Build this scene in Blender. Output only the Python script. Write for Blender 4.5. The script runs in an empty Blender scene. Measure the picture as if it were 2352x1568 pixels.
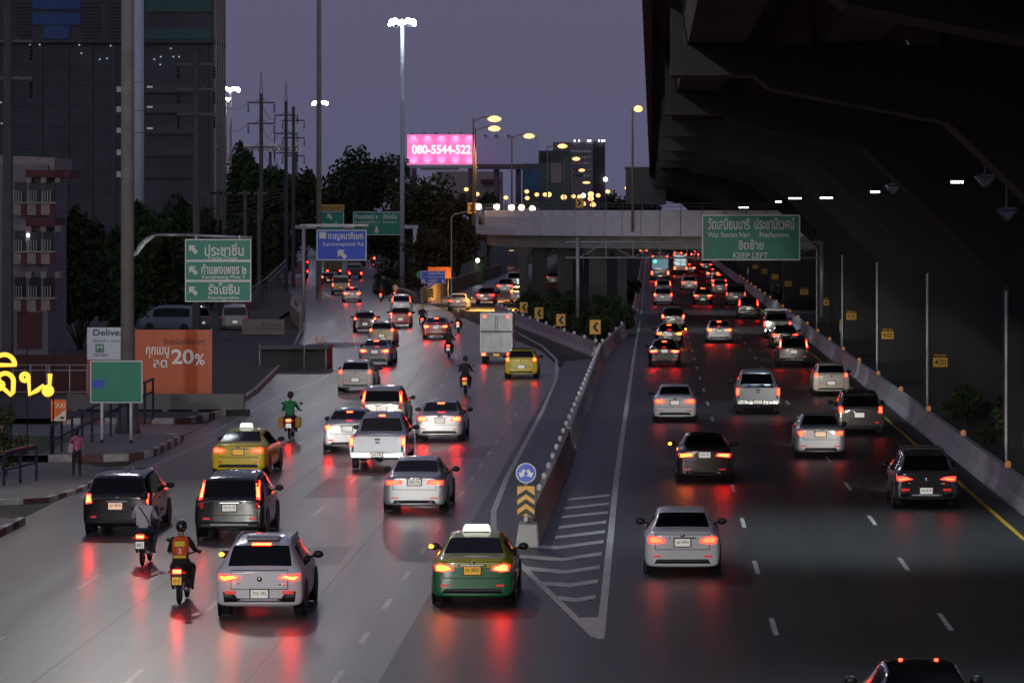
import bpy, bmesh, math, random
import numpy as np
from mathutils import Vector, Matrix
from mathutils.bvhtree import BVHTree
random.seed(7)
rng = np.random.default_rng(7)
S = bpy.context.scene
COL = S.collection
R = math.radians

# ------------------------------------------------------------------ camera
F, VX, VY, H = 8000.0, 1496.0, 490.0, 8.5      # long lens from a footbridge 8.5 m above the road
cd = bpy.data.cameras.new('camera')
cam = bpy.data.objects.new('camera', cd)
COL.objects.link(cam)
cam.location = (0, 0, H)
cam.rotation_euler = (R(90), 0, 0)
cd.sensor_width = 36
cd.lens = F / 2352 * 36
cd.shift_x = -(VX - 1176) / 2352
cd.shift_y = -(784 - VY) / 2352
cd.clip_start = 1
cd.clip_end = 6000
S.camera = cam

# ------------------------------------------------------------------ sky at dusk
W = bpy.data.worlds.new('World')
S.world = W
W.use_nodes = True
nt = W.node_tree
bg = nt.nodes['Background']
sky = nt.nodes.new('ShaderNodeTexSky')
sky.sky_type = 'NISHITA'
sky.sun_disc = False
sky.sun_elevation = R(1.5)
sky.sun_rotation = R(200)
sky.air_density = 1.6
sky.dust_density = 2.0
sky.ozone_density = 3.0
mix = nt.nodes.new('ShaderNodeMix')
mix.data_type = 'RGBA'
mix.inputs[0].default_value = 0.78
nt.links.new(sky.outputs[0], mix.inputs[6])
mix.inputs[7].default_value = (1.21, 1.19, 2.06, 1)     # dusk violet over the city
nt.links.new(mix.outputs[2], bg.inputs[0])
bg.inputs[1].default_value = 0.105

# afterglow from the western sky behind the camera
sd = bpy.data.lights.new('sun', 'SUN')
sun = bpy.data.objects.new('sun', sd)
COL.objects.link(sun)
sd.energy = 0.16
sd.angle = R(50)
sd.color = (1.0, 0.96, 0.94)
sun.rotation_euler = (R(66), 0, R(-14))

S.view_settings.view_transform = 'Standard'
S.view_settings.look = 'None'
S.view_settings.exposure = 0.0
S.view_settings.gamma = 1.0
S.view_settings.use_curve_mapping = False
S.render.engine = 'CYCLES'
S.cycles.use_denoising = True
S.cycles.max_bounces = 4
S.cycles.diffuse_bounces = 2
S.cycles.glossy_bounces = 3
S.cycles.sample_clamp_indirect = 4.0
S.cycles.use_light_tree = True


# ------------------------------------------------------------------ helpers
def G(x, y, z=0.0):
    """ground point seen at x, y of the 2352 px wide photograph"""
    Y = (H - z) * F / (y - VY)
    return Vector(((x - VX) * Y / F, Y, z))


def P(x, y, Y):
    return Vector(((x - VX) * Y / F, Y, H - (y - VY) * Y / F))


def link(name, data, parent=None, loc=None, rz=0.0):
    o = bpy.data.objects.new(name, data)
    COL.objects.link(o)
    if parent is not None:
        o.parent = parent
    if loc is not None:
        o.location = loc
    if rz:
        o.rotation_euler = (0, 0, rz)
    return o


def tag(o, label, cat, group=None):
    o['label'] = label
    o['category'] = cat
    if group:
        o['group'] = group
    return o


def thing(name, label, cat, loc=(0, 0, 0), rz=0.0, group=None):
    return tag(link(name, None, None, loc, rz), label, cat, group)


class MB:
    def __init__(s):
        s.v, s.f, s.m = [], [], []

    def add(s, vs, fs, mi=0):
        o = len(s.v)
        s.v += [tuple(v) for v in vs]
        s.f += [tuple(i + o for i in f) for f in fs]
        s.m += [mi] * len(fs)
        return s

    def box(s, x0, x1, y0, y1, z0, z1, mi=0, rz=0.0):
        vs = [(x, y, z) for z in (z0, z1) for y in (y0, y1) for x in (x0, x1)]
        if rz:
            cx, cy = (x0 + x1) / 2, (y0 + y1) / 2
            c, n = math.cos(rz), math.sin(rz)
            vs = [(cx + (x - cx) * c - (y - cy) * n, cy + (x - cx) * n + (y - cy) * c, z) for x, y, z in vs]
        return s.add(vs, [(0, 2, 3, 1), (4, 5, 7, 6), (0, 1, 5, 4), (1, 3, 7, 5), (3, 2, 6, 7), (2, 0, 4, 6)], mi)

    def prism(s, poly, axis, a, b, mi=0):
        """extrude a 2D polygon; axis 'y': poly is (x,z); 'x': (y,z); 'z': (x,y)"""
        def pt(p, d):
            return {'y': (p[0], d, p[1]), 'x': (d, p[0], p[1]), 'z': (p[0], p[1], d)}[axis]
        n = len(poly)
        vs = [pt(p, a) for p in poly] + [pt(p, b) for p in poly]
        fs = [tuple(range(n)), tuple(range(2 * n - 1, n - 1, -1))]
        fs += [((i + 1) % n, i, i + n, (i + 1) % n + n) for i in range(n)]
        return s.add(vs, fs, mi)

    def cyl(s, p0, p1, r0, r1=None, n=10, mi=0, caps=True):
        r1 = r0 if r1 is None else r1
        p0, p1 = Vector(p0), Vector(p1)
        d = (p1 - p0).normalized()
        a = d.orthogonal().normalized()
        b = d.cross(a)
        vs = []
        for p, r in ((p0, r0), (p1, r1)):
            for k in range(n):
                t = 2 * math.pi * k / n
                vs.append(p + a * (r * math.cos(t)) + b * (r * math.sin(t)))
        fs = [(k, (k + 1) % n, (k + 1) % n + n, k + n) for k in range(n)]
        if caps:
            fs += [tuple(range(n - 1, -1, -1)), tuple(range(n, 2 * n))]
        return s.add(vs, fs, mi)

    def tube(s, pts, r, n=8, mi=0):
        for a, b in zip(pts[:-1], pts[1:]):
            s.cyl(a, b, r, r, n, mi)
        return s

    def ball(s, c, rx, ry, rz_, n=10, m=6, mi=0):
        vs, fs = [], []
        for i in range(m + 1):
            ph = math.pi * i / m
            for k in range(n):
                t = 2 * math.pi * k / n
                vs.append((c[0] + rx * math.sin(ph) * math.cos(t), c[1] + ry * math.sin(ph) * math.sin(t), c[2] + rz_ * math.cos(ph)))
        for i in range(m):
            for k in range(n):
                fs.append((i * n + k, (i + 1) * n + k, (i + 1) * n + (k + 1) % n, i * n + (k + 1) % n))
        return s.add(vs, fs, mi)

    def mesh(s, name, mats, smooth=False):
        me = bpy.data.meshes.new(name)
        me.from_pydata(s.v, [], s.f)
        for m in (mats if isinstance(mats, (list, tuple)) else [mats]):
            me.materials.append(m)
        if any(s.m):
            me.polygons.foreach_set('material_index', s.m)
        if smooth:
            me.polygons.foreach_set('use_smooth', [True] * len(s.f))
        me.update()
        return me

    def build(s, name, mats, parent=None, smooth=False, loc=None, rz=0.0, bevel=0):
        me = s.mesh(name, mats, smooth)
        o = link(name, me, parent, loc, rz)
        if bevel:
            b = o.modifiers.new('bevel', 'BEVEL')
            b.width = bevel
            b.segments = 2
            b.limit_method = 'ANGLE'
        return o


def structure(o):
    o['kind'] = 'structure'
    return o


# ------------------------------------------------------------------ materials
def mat(name, col, rough=0.55, metal=0.0, emis=None, es=0.0, coat=0.0, nz=0.18, ns=3.0, bump=0.0, spec=0.5, sheen=0):
    m = bpy.data.materials.new(name)
    m.use_nodes = True
    n = m.node_tree.nodes
    l = m.node_tree.links
    b = n['Principled BSDF']
    b.inputs['Roughness'].default_value = rough
    b.inputs['Metallic'].default_value = metal
    b.inputs['Coat Weight'].default_value = coat
    b.inputs['Coat Roughness'].default_value = 0.06
    b.inputs['Specular IOR Level'].default_value = spec
    c4 = (*col, 1)
    b.inputs['Base Color'].default_value = c4
    if emis:
        b.inputs['Emission Color'].default_value = (*emis, 1)
        b.inputs['Emission Strength'].default_value = es
    if nz:
        tc = n.new('ShaderNodeTexCoord')
        no = n.new('ShaderNodeTexNoise')
        no.inputs['Scale'].default_value = ns
        no.inputs['Detail'].default_value = 6
        no.inputs['Roughness'].default_value = 0.62
        l.new(tc.outputs['Object'], no.inputs['Vector'])
        mr = n.new('ShaderNodeMapRange')
        mr.inputs['From Min'].default_value = 0.25
        mr.inputs['From Max'].default_value = 0.75
        mr.inputs['To Min'].default_value = 1 - nz
        mr.inputs['To Max'].default_value = 1 + nz
        l.new(no.outputs['Fac'], mr.inputs['Value'])
        mx = n.new('ShaderNodeMix')
        mx.data_type = 'RGBA'
        mx.blend_type = 'MULTIPLY'
        mx.inputs[0].default_value = 1
        mx.inputs[6].default_value = c4
        l.new(mr.outputs[0], mx.inputs[7])
        l.new(mx.outputs[2], b.inputs['Base Color'])
        if bump:
            bp = n.new('ShaderNodeBump')
            bp.inputs['Strength'].default_value = bump
            bp.inputs['Distance'].default_value = 0.02
            l.new(no.outputs['Fac'], bp.inputs['Height'])
            l.new(bp.outputs[0], b.inputs['Normal'])
    return m


def asphalt(name, col, rough, var, tint, lane=0.0, period=3.65):
    m = bpy.data.materials.new(name)
    m.use_nodes = True
    n = m.node_tree.nodes
    l = m.node_tree.links
    b = n['Principled BSDF']
    tc = n.new('ShaderNodeTexCoord')

    def noise(scale, vec, det=5):
        mp = n.new('ShaderNodeMapping')
        mp.inputs['Scale'].default_value = vec
        l.new(tc.outputs['Object'], mp.inputs[0])
        no = n.new('ShaderNodeTexNoise')
        no.inputs['Scale'].default_value = scale
        no.inputs['Detail'].default_value = det
        l.new(mp.outputs[0], no.inputs['Vector'])
        return no
    streak = noise(1.0, (1.1, 0.02, 1))          # wheel tracks along the lanes
    blotch = noise(0.16, (1, 0.35, 1))           # patches
    fine = noise(9.0, (1, 1, 1), 3)

    def rng_(node, a, bb, lo=.3, hi=.7):
        r = n.new('ShaderNodeMapRange')
        r.inputs['From Min'].default_value = lo
        r.inputs['From Max'].default_value = hi
        r.inputs['To Min'].default_value = a
        r.inputs['To Max'].default_value = bb
        l.new(node.outputs['Fac'], r.inputs['Value'])
        return r

    def mul(a, bb):
        k = n.new('ShaderNodeMath')
        k.operation = 'MULTIPLY'
        l.new(a.outputs[0], k.inputs[0])
        l.new(bb.outputs[0], k.inputs[1])
        return k
    # oil darkened lane centres
    sp = n.new('ShaderNodeSeparateXYZ')
    l.new(tc.outputs['Object'], sp.inputs[0])
    ph = n.new('ShaderNodeMath')
    ph.operation = 'MULTIPLY_ADD'
    ph.inputs[1].default_value = 2 * math.pi / period
    ph.inputs[2].default_value = -lane * 2 * math.pi / period
    l.new(sp.outputs[0], ph.inputs[0])
    cs = n.new('ShaderNodeMath')
    cs.operation = 'COSINE'
    l.new(ph.outputs[0], cs.inputs[0])
    oil = n.new('ShaderNodeMapRange')
    oil.inputs['From Min'].default_value = .2
    oil.inputs['To Min'].default_value = 1.0
    oil.inputs['To Max'].default_value = .86
    l.new(cs.outputs[0], oil.inputs['Value'])
    k = mul(mul(mul(rng_(streak, 1 - var, 1 + var), rng_(blotch, 1 - var * .9, 1 + var * .9)), rng_(fine, .8, 1.2)), oil)
    mx = n.new('ShaderNodeMix')
    mx.data_type = 'RGBA'
    mx.blend_type = 'MULTIPLY'
    mx.inputs[0].default_value = 1
    mx.inputs[6].default_value = (*col, 1)
    l.new(k.outputs[0], mx.inputs[7])
    l.new(mx.outputs[2], b.inputs['Base Color'])
    rr = rng_(streak, rough + .03, rough - .03)
    l.new(rr.outputs[0], b.inputs['Roughness'])
    b.inputs['Specular IOR Level'].default_value = tint
    bp = n.new('ShaderNodeBump')
    bp.inputs['Strength'].default_value = 0.12
    bp.inputs['Distance'].default_value = 0.006
    l.new(fine.outputs['Fac'], bp.inputs['Height'])
    l.new(bp.outputs[0], b.inputs['Normal'])
    return m


def striped(name, c1, c2, axis, period, duty, slant=0.0, rough=.6):
    """painted stripes along an object axis"""
    m = mat(name, c1, rough, nz=0.15)
    n = m.node_tree.nodes
    l = m.node_tree.links
    mx = [k for k in n if k.type == 'MIX'][0]
    tc = [k for k in n if k.type == 'TEX_COORD'][0]
    sp = n.new('ShaderNodeSeparateXYZ')
    l.new(tc.outputs['Object'], sp.inputs[0])
    a = n.new('ShaderNodeMath')
    a.operation = 'MULTIPLY_ADD'
    l.new(sp.outputs[2], a.inputs[0])
    a.inputs[1].default_value = slant
    l.new(sp.outputs[axis], a.inputs[2])
    d = n.new('ShaderNodeMath')
    d.operation = 'DIVIDE'
    d.inputs[1].default_value = period
    l.new(a.outputs[0], d.inputs[0])
    f = n.new('ShaderNodeMath')
    f.operation = 'FRACT'
    l.new(d.outputs[0], f.inputs[0])
    g = n.new('ShaderNodeMath')
    g.operation = 'GREATER_THAN'
    g.inputs[1].default_value = duty
    l.new(f.outputs[0], g.inputs[0])
    c = n.new('ShaderNodeMix')
    c.data_type = 'RGBA'
    c.inputs[6].default_value = (*c1, 1)
    c.inputs[7].default_value = (*c2, 1)
    l.new(g.outputs[0], c.inputs[0])
    l.new(c.outputs[2], mx.inputs[6])
    return m


def glow(name, col, s, nz=0):
    return mat(name, (0.2, 0.2, 0.2), 0.4, emis=col, es=s, nz=nz)


M = dict(
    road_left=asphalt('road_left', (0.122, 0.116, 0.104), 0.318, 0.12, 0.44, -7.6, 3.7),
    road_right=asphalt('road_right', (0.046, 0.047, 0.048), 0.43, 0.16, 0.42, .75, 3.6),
    ground=mat('ground', (0.05, 0.048, 0.036), .95, nz=.4, ns=.4),
    grass=mat('grass', (0.05, 0.085, 0.025), .9, nz=.4, ns=4),
    paving_shade=mat('paving_shaded', (0.06, 0.055, 0.05), .9, nz=.25, ns=1),  # lack of lamplight on this side is put into the darker colour
    paving=mat('paving', (0.22, 0.20, 0.175), .85, nz=.22, ns=1.6, bump=.3),
    concrete=mat('concrete', (0.30, 0.29, 0.28), .8, nz=.25, ns=.9, bump=.2),
    concrete_l=mat('concrete_light', (0.46, 0.45, 0.46), .8, nz=.16, ns=.8, bump=.15),
    pier_shade=mat('pier_shaded', (0.085, 0.08, 0.08), .85, nz=.25, ns=.5, bump=.2),  # unlit look of the flyover piers put into the colour
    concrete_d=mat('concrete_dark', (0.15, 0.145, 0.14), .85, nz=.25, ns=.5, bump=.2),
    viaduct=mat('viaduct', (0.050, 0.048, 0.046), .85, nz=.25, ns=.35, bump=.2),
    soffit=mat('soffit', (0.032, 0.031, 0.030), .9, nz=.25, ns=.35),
    line=mat('line_paint', (0.55, 0.54, 0.50), .6, nz=.35, ns=5),
    line_y=mat('line_yellow', (0.62, 0.36, 0.03), .6, nz=.3, ns=5),
    line_old=mat('line_worn', (0.40, 0.39, 0.37), .35, nz=.4, ns=3),
    white=mat('white_paint', (0.75, 0.74, 0.72), .5, nz=.12),
    kerb_w=mat('kerb_white', (0.55, 0.53, 0.48), .7, nz=.3, ns=5),
    kerb_r=mat('kerb_red', (0.17, 0.075, 0.07), .7, nz=.3, ns=5),
    black=mat('black_plastic', (0.012, 0.012, 0.013), .45, nz=.1),
    rubber=mat('rubber', (0.016, 0.016, 0.016), .8, nz=.2, ns=20),
    glass=mat('tinted_glass', (0.004, 0.004, 0.006), .08, nz=0, spec=.35),
    glass_b=mat('blue_glass', (0.02, 0.028, 0.042), .08, nz=0, spec=.7),
    chrome=mat('chrome', (0.75, 0.75, 0.76), .14, 1.0, nz=.05),
    steel=mat('galvanised', (0.42, 0.43, 0.44), .45, .55, nz=.2, ns=2),
    steel_d=mat('dark_steel', (0.10, 0.105, 0.12), .55, .3, nz=.25, ns=3),
    mast=mat('mast_concrete', (0.30, 0.28, 0.25), .8, nz=.22, ns=1.2, bump=.2),
    mast_w=mat('mast_white', (0.62, 0.66, 0.74), .5, nz=.1),
    green=mat('sign_green', (0.014, 0.30, 0.19), .42, nz=.14, ns=1.5),
    blue=mat('sign_blue', (0.03, 0.10, 0.75), .42, nz=.12, ns=1.5),
    sign_w=mat('sign_white', (0.86, 0.86, 0.84), .42, nz=.08),
    sign_y=mat('sign_yellow', (0.85, 0.42, 0.03), .42, nz=.1),
    plate_dim=mat('pier_plate', (0.85, 0.45, 0.03), .5, nz=.2),
    sign_o=mat('sign_orange', (0.85, 0.20, 0.02), .45, nz=.1),
    sign_back=mat('sign_back', (0.25, 0.26, 0.27), .5, .4, nz=.2),
    ink=mat('ink', (0.012, 0.012, 0.014), .5, nz=0),
    plate_w=mat('plate_white', (0.80, 0.79, 0.74), .4, emis=(1, .92, .80), es=.30, nz=.05),  # these plates glow themselves in place of number plate lamps
    plate_y=mat('plate_yellow', (0.85, 0.45, 0.03), .4, emis=(1, .50, .03), es=.28, nz=.05),
    plate_lit=mat('plate_lit', (0.80, 0.70, 0.55), .4, emis=(1, .62, .36), es=.55, nz=.05),
    lens=glow('lamp_lens', (1, .022, .012), 4.5),
    core=glow('lamp_core', (1, .030, .007), 13.0),
    core_b=glow('lamp_core_brake', (1, .0125, .003), 85.0),
    lens_off=mat('lamp_lens_dark', (0.30, 0.01, 0.012), .2, nz=0, emis=(1, .02, .01), es=.18),
    reflector=mat('reflector', (0.6, 0.02, 0.02), .25, nz=0, emis=(1, .02, .015), es=.35),  # glow stands in for headlights caught by the bumper reflectors
    amber=glow('amber_lamp', (1, .25, .004), 34.0),
    amber_d=glow('amber_small', (1, .36, .03), 3.0),
    lamp_w=glow('lamp_white', (.80, .92, 1), 60.0),
    lamp_s=glow('lamp_sodium', (1, .50, .17), 2.6),
    lamp_s2=glow('lamp_sodium_far', (1, .50, .17), 2.3),
    head=glow('headlamp', (1, .78, .48), 4.5),
    led=glow('led', (.85, .95, 1), 9.0),
    led_dim=glow('led_dim', (.75, .9, 1), .40),
    pole_d=mat('pole_dark', (0.11, 0.10, 0.095), .85, nz=.25, ns=2),
    taxi_sign=glow('taxi_sign', (.93, 1, .90), 1.05),
    neon=glow('neon_yellow', (1, .52, .03), 1.7),
    neon_red=glow('neon_glow_red', (1, .10, .0), .55),
    wood=mat('bark', (0.07, 0.05, 0.035), .9, nz=.3, ns=6),
    skin=mat('skin', (0.36, 0.21, 0.14), .6, nz=.1),
    hair=mat('hair', (0.012, 0.01, 0.009), .5, nz=.1),
)


# ------------------------------------------------------------------ lettering
TEXTS = []


def text(s, parent, cx, y, cz, w, h, material, name='lettering', bold=0.012, sx=None):
    """one line of lettering facing -Y, centred at cx, cz and fitted into w x h"""
    c = bpy.data.curves.new(name, 'FONT')
    c.body = s
    c.size = 1
    c.offset = bold if name != 'plate_characters' else 0
    c.extrude = 0.004
    c.resolution_u = 4
    c.materials.append(material)
    o = link(name, c, parent, (cx, y, cz))
    o.rotation_euler = (R(90), 0, 0)
    TEXTS.append((o, w, h))
    return o


def fit_texts():
    bpy.context.view_layer.update()
    dg = bpy.context.evaluated_depsgraph_get()
    items = [(o, w, h, [Vector(k) for k in o.bound_box]) for o, w, h in TEXTS]
    for o, w, h, b in items:
        x0, x1 = min(k.x for k in b), max(k.x for k in b)
        y0, y1 = min(k.y for k in b), max(k.y for k in b)
        if x1 - x0 < 1e-5 or y1 - y0 < 1e-5:
            continue
        sx, sy = w / (x1 - x0), h / (y1 - y0)
        loc = Vector(o.location) + Vector((-(x0 + x1) / 2 * sx, 0, -(y0 + y1) / 2 * sy))
        me = bpy.data.meshes.new_from_object(o.evaluated_get(dg))
        me.transform(Matrix.Rotation(R(90), 4, 'X') @ Matrix.Diagonal((sx, sy, 1, 1)))
        nm, par, old = o.name, o.parent, o.data
        bpy.data.objects.remove(o)
        bpy.data.curves.remove(old)
        n = link(nm, me, par, loc)


def arrow(parent, cx, y, cz, s, ang, material, name='arrow'):
    """flat arrow pointing up, turned by ang (counterclockwise)"""
    pts = [(0, .55), (.5, .05), (.2, .05), (.2, -.55), (-.2, -.55), (-.2, .05), (-.5, .05)]
    c, n = math.cos(ang), math.sin(ang)
    poly = [(cx + s * (x * c - z * n), cz + s * (x * n + z * c)) for x, z in pts]
    return MB().prism(poly[::-1], 'y', y - .004, y).build(name, material, parent)


def strip(pts, w, z, name, material):
    """flat painted strip along a ground polyline"""
    m = MB()
    p = [Vector((a[0], a[1], 0)) for a in pts]
    L, Rr = [], []
    for i, q in enumerate(p):
        d = (p[min(i + 1, len(p) - 1)] - p[max(i - 1, 0)]).normalized()
        nrm = Vector((-d.y, d.x, 0)) * (w / 2)
        L.append(q + nrm)
        Rr.append(q - nrm)
    for i in range(len(p) - 1):
        m.add([(L[i].x, L[i].y, z), (Rr[i].x, Rr[i].y, z), (Rr[i + 1].x, Rr[i + 1].y, z), (L[i + 1].x, L[i + 1].y, z)], [(0, 1, 2, 3)])
    return m


def resample(pts, step):
    out = [Vector((*pts[0][:2], 0))]
    acc = []
    P_ = [Vector((a[0], a[1], 0)) for a in pts]
    d = 0
    res = [P_[0].copy()]
    carry = step
    for a, b in zip(P_[:-1], P_[1:]):
        L = (b - a).length
        t = carry
        while t <= L:
            res.append(a.lerp(b, t / L))
            t += step
        carry = t - L
    return res

for k in ('lamp_w', 'lamp_s', 'lamp_s2', 'led', 'head', 'lens', 'lens_off', 'reflector', 'plate_lit', 'plate_w', 'plate_y', 'amber_d', 'neon_red'):
    M[k].cycles.emission_sampling = 'NONE'


# ------------------------------------------------------------------ lamps of the place
def spot(loc, target, power, cone, col=(1, 1, 1), blend=.5, size=.4, name='light', parent=None):
    d = bpy.data.lights.new(name, 'SPOT')
    d.energy = power
    d.spot_size = R(cone)
    d.spot_blend = blend
    d.shadow_soft_size = size
    d.color = col
    o = link(name, d, parent, loc)
    o.rotation_euler = (Vector(target) - Vector(loc)).to_track_quat('-Z', 'Y').to_euler()
    return o


# ------------------------------------------------------------------ ground and roads
def sheet(name, pts, z, m):
    return structure(MB().add([(x, y, z) for x, y in pts], [tuple(range(len(pts)))]).build(name, m))


def band(name, rows, z, m):
    """rows of (Y, x_left, x_right)"""
    b = MB()
    for (y0, a0, b0), (y1, a1, b1) in zip(rows[:-1], rows[1:]):
        b.add([(a0, y0, z), (b0, y0, z), (b1, y1, z), (a1, y1, z)], [(0, 1, 2, 3)])
    return structure(b.build(name, m))


sheet('ground', [(-3000, -300), (3000, -300), (3000, 5000), (-3000, 5000)], -0.03, M['ground'])
LEFT_EDGE = [(-20, -17.2), (60, -17.2), (140, -17.9), (165, -18.6), (190, -20.2), (215, -22), (250, -25), (280, -28.5), (325, -33)]
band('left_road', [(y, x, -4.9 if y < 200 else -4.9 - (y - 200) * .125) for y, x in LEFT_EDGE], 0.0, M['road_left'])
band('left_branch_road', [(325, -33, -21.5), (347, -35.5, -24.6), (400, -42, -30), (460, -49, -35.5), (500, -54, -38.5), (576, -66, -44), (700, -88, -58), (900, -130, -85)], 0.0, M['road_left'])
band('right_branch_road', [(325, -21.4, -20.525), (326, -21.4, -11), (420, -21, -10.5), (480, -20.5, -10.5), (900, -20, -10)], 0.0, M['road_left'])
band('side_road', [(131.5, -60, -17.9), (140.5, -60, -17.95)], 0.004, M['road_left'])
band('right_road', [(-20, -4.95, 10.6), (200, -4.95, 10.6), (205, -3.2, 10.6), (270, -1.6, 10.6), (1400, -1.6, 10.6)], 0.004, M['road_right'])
sheet('opposite_road', [(17, -50), (32, -50), (32, 1400), (17, 1400)], 0.0, M['road_right'])
sheet('gore_soil', [(-4.8, 203), (-3.1, 203), (-1.5, 275), (-1.6, 420), (-10.4, 420), (-13, 300)], 0.008, M['ground'])
sheet('verge', [(10.62, -50), (17, -50), (17, 1400), (10.62, 1400)], 0.004, M['ground'])


def mark(name, pts, w, z, m):
    return structure(strip(pts, w, z, name, m).build(name, m))


def dashes(name, x, y0, step, ln, n, z, m, w=.11, pts=None):
    b = MB()
    for i in range(n):
        y = y0 + i * step
        xx = x if pts is None else float(np.interp(y, [p[1] for p in pts], [p[0] for p in pts]))
        x2 = x if pts is None else float(np.interp(y + ln, [p[1] for p in pts], [p[0] for p in pts]))
        b.add([(xx - w / 2, y, z), (xx + w / 2, y, z), (x2 + w / 2, y + ln, z), (x2 - w / 2, y + ln, z)], [(0, 1, 2, 3)])
    return structure(b.build(name, m))


ZM = 0.009
dashes('lane_marking', 2.52, 70.2 - 24, 12.0, 3.0, 56, ZM, M['line'])
dashes('lane_marking', 6.12, 71.0 - 24, 12.0, 3.0, 56, ZM, M['line'])
mark('edge_line', [(9.72, 30), (9.72, 900)], .14, ZM, M['line_y'])
mark('edge_line', [(-1.02, 69.6), (-1.12, 112), (-1.05, 200), (-.85, 300), (-.95, 420), (-1.0, 900)], .17, ZM, M['line'])
mark('edge_line', [(-1.12, 69.9), (-1.58, 73.1), (-3.5, 86.7), (-3.95, 90.5), (-4.27, 94.3), (-4.5, 99.3), (-4.65, 112), (-4.68, 150), (-4.9, 180), (-5.5, 202), (-6.9, 222), (-9.3, 246), (-12, 275)], .16, ZM, M['line'])
sheet('gore_marking', [(-1.10, 69.6), (-.94, 69.6), (-1.02, 73.4), (-1.50, 73.2)], ZM + .002, M['line'])
g = MB()
GR = [(105, -1.24, 103.4, -2.49), (102, -1.24, 100.3, -2.5), (99, -1.24, 97.4, -2.51), (96, -1.24, 94.2, -2.51), (93, -1.24, 91.3, -2.52)]
GT = [(90.2, 88.5, -2.4, 89, -3.08), (87, 85.5, -2.2, 86.4, -3.44), (83.7, 82.5, -2.06, 83.4, -3.0), (80.5, 79.6, -1.84, 80, -2.52), (77.2, 76.5, -1.63, 77, -2.06)]
for zr, xr, zl, xl in GR:
    g.add([(xr, zr - .42, ZM + .004), (xr, zr + .42, ZM + .004), (xl, zl + .42, ZM + .004), (xl, zl - .42, ZM + .004)], [(0, 1, 2, 3)])
for zr, zt, xt, zl, xl in GT:
    g.add([(-1.24, zr - .42, ZM + .004), (-1.24, zr + .42, ZM + .004), (xt, zt + .42, ZM + .004), (xl, zl + .42, ZM + .004), (xl, zl - .42, ZM + .004), (xt, zt - .42, ZM + .004)], [(0, 1, 2, 5), (5, 2, 3, 4)])
structure(g.build('gore_marking', M['line']))
dashes('lane_marking', -5.75, 63, 5.95, 1.9, 18, ZM - .004, M['line_old'], .12)
dashes('lane_marking', -9.5, 62, 12, 3, 14, ZM - .004, M['line_old'], .10, [(-9.5, 60), (-9.5, 150), (-12.5, 230)])
dashes('lane_marking', -13.0, 67, 12, 3, 13, ZM - .004, M['line_old'], .10, [(-13, 60), (-13, 150), (-16, 220)])
mark('edge_line', [(-17.0, 133), (-17.3, 160), (-16.9, 178), (-17.3, 205), (-20.5, 240), (-24, 275)], .12, ZM - .004, M['line_old'])
mark('edge_line', [(-17.1, 104), (-16.9, 112), (-16.7, 121), (-16.4, 131), (-17.4, 132.5)], .12, ZM - .004, M['line_old'])
seam_m = mat('road_seam', (.085, .082, .076), .45, nz=.3, ns=3)
for x_, w_ in ((-7.35, .03), (-11.2, .035)):
    mark('road_seam', [(x_ + .03 * math.sin(y_ * .07 + x_) + (0 if y_ < 150 else -(y_ - 150) * .035), y_) for y_ in range(52, 260, 4)], w_, ZM - .006, seam_m)
for (x_, y_, l_, w_) in ((-8.9, 84, 5, 1.3), (-12.6, 79, 7, 1.1), (-10.4, 104, 8, 1.6), (-7.2, 121, 6, 1.4), (-14.8, 116, 9, 1.2)):
    sheet('road_patch', [(x_, y_), (x_ + w_, y_ + .3), (x_ + w_, y_ + l_), (x_, y_ + l_ - .4)], ZM - .007, asphalt('road_patch', (.085, .082, .077), .38, .1, .45))
mark('edge_line', [(-22.5, 322), (-26, 347), (-37, 470), (-43, 570)], .15, ZM - .004, M['line_old'])


# ------------------------------------------------------------------ pavements with red and white kerbs
def pavement(pts, edge, z=.17, stone=.95, m='paving'):
    sheet('pavement', pts, z, M[m])
    k = structure(link('kerb', None))
    q = resample(edge, stone)
    meshes = {}
    for i, (a, b) in enumerate(zip(q[:-1], q[1:])):
        d = b - a
        if 'w' not in meshes:
            for key in 'wr':
                meshes[key] = MB().box(-stone / 2 + .012, stone / 2 - .012, -.09, .09, -.03, z + .03).mesh('kerb_stone', M['kerb_' + key])
        o = link('kerb_stone', meshes['wr'[i % 2]], k, (a + b) / 2, math.atan2(d.y, d.x))
    return k


pavement([(-17.2, 60), (-17.25, 95.3), (-19.2, 96.4), (-40, 96.6), (-40, 60)], [(-17.15, 62), (-17.2, 95.3), (-19.2, 96.5), (-24, 96.7)])
pavement([(-19.4, 101.9), (-17.9, 102.6), (-17.55, 106), (-17.55, 114.5), (-19.5, 117.5), (-40, 117.5), (-40, 101.7)],
         [(-25, 101.6), (-19.4, 101.8), (-17.9, 102.5), (-17.5, 106), (-17.5, 114.6)], .10)
pavement([(-20.6, 119.6), (-18.3, 119.8), (-17.55, 121.4), (-17.65, 130.2), (-18.4, 131.3), (-28, 131.3), (-28, 119.6)],
         [(-20.7, 119.5), (-18.3, 119.7), (-17.5, 121.3), (-17.6, 130.5), (-18.4, 131.4)], .2)
pavement([(-18.6, 141), (-18.1, 147), (-18.9, 166), (-20.4, 190), (-22.2, 215), (-25.2, 250), (-40, 250), (-40, 141)],
         [(-24, 140.8), (-18.9, 140.8), (-18.0, 147), (-18.8, 166), (-20.3, 190), (-22.1, 215), (-25.1, 250)], .2, m='paving_shade')
sheet('lawn', [(-40, 120.2), (-21.2, 120.2), (-21.2, 130), (-40, 130)], .215, M['grass'])
sheet('car_park', [(-60, 228), (-26.5, 228), (-31, 300), (-60, 300)], .215, M['paving_shade'])


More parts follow.
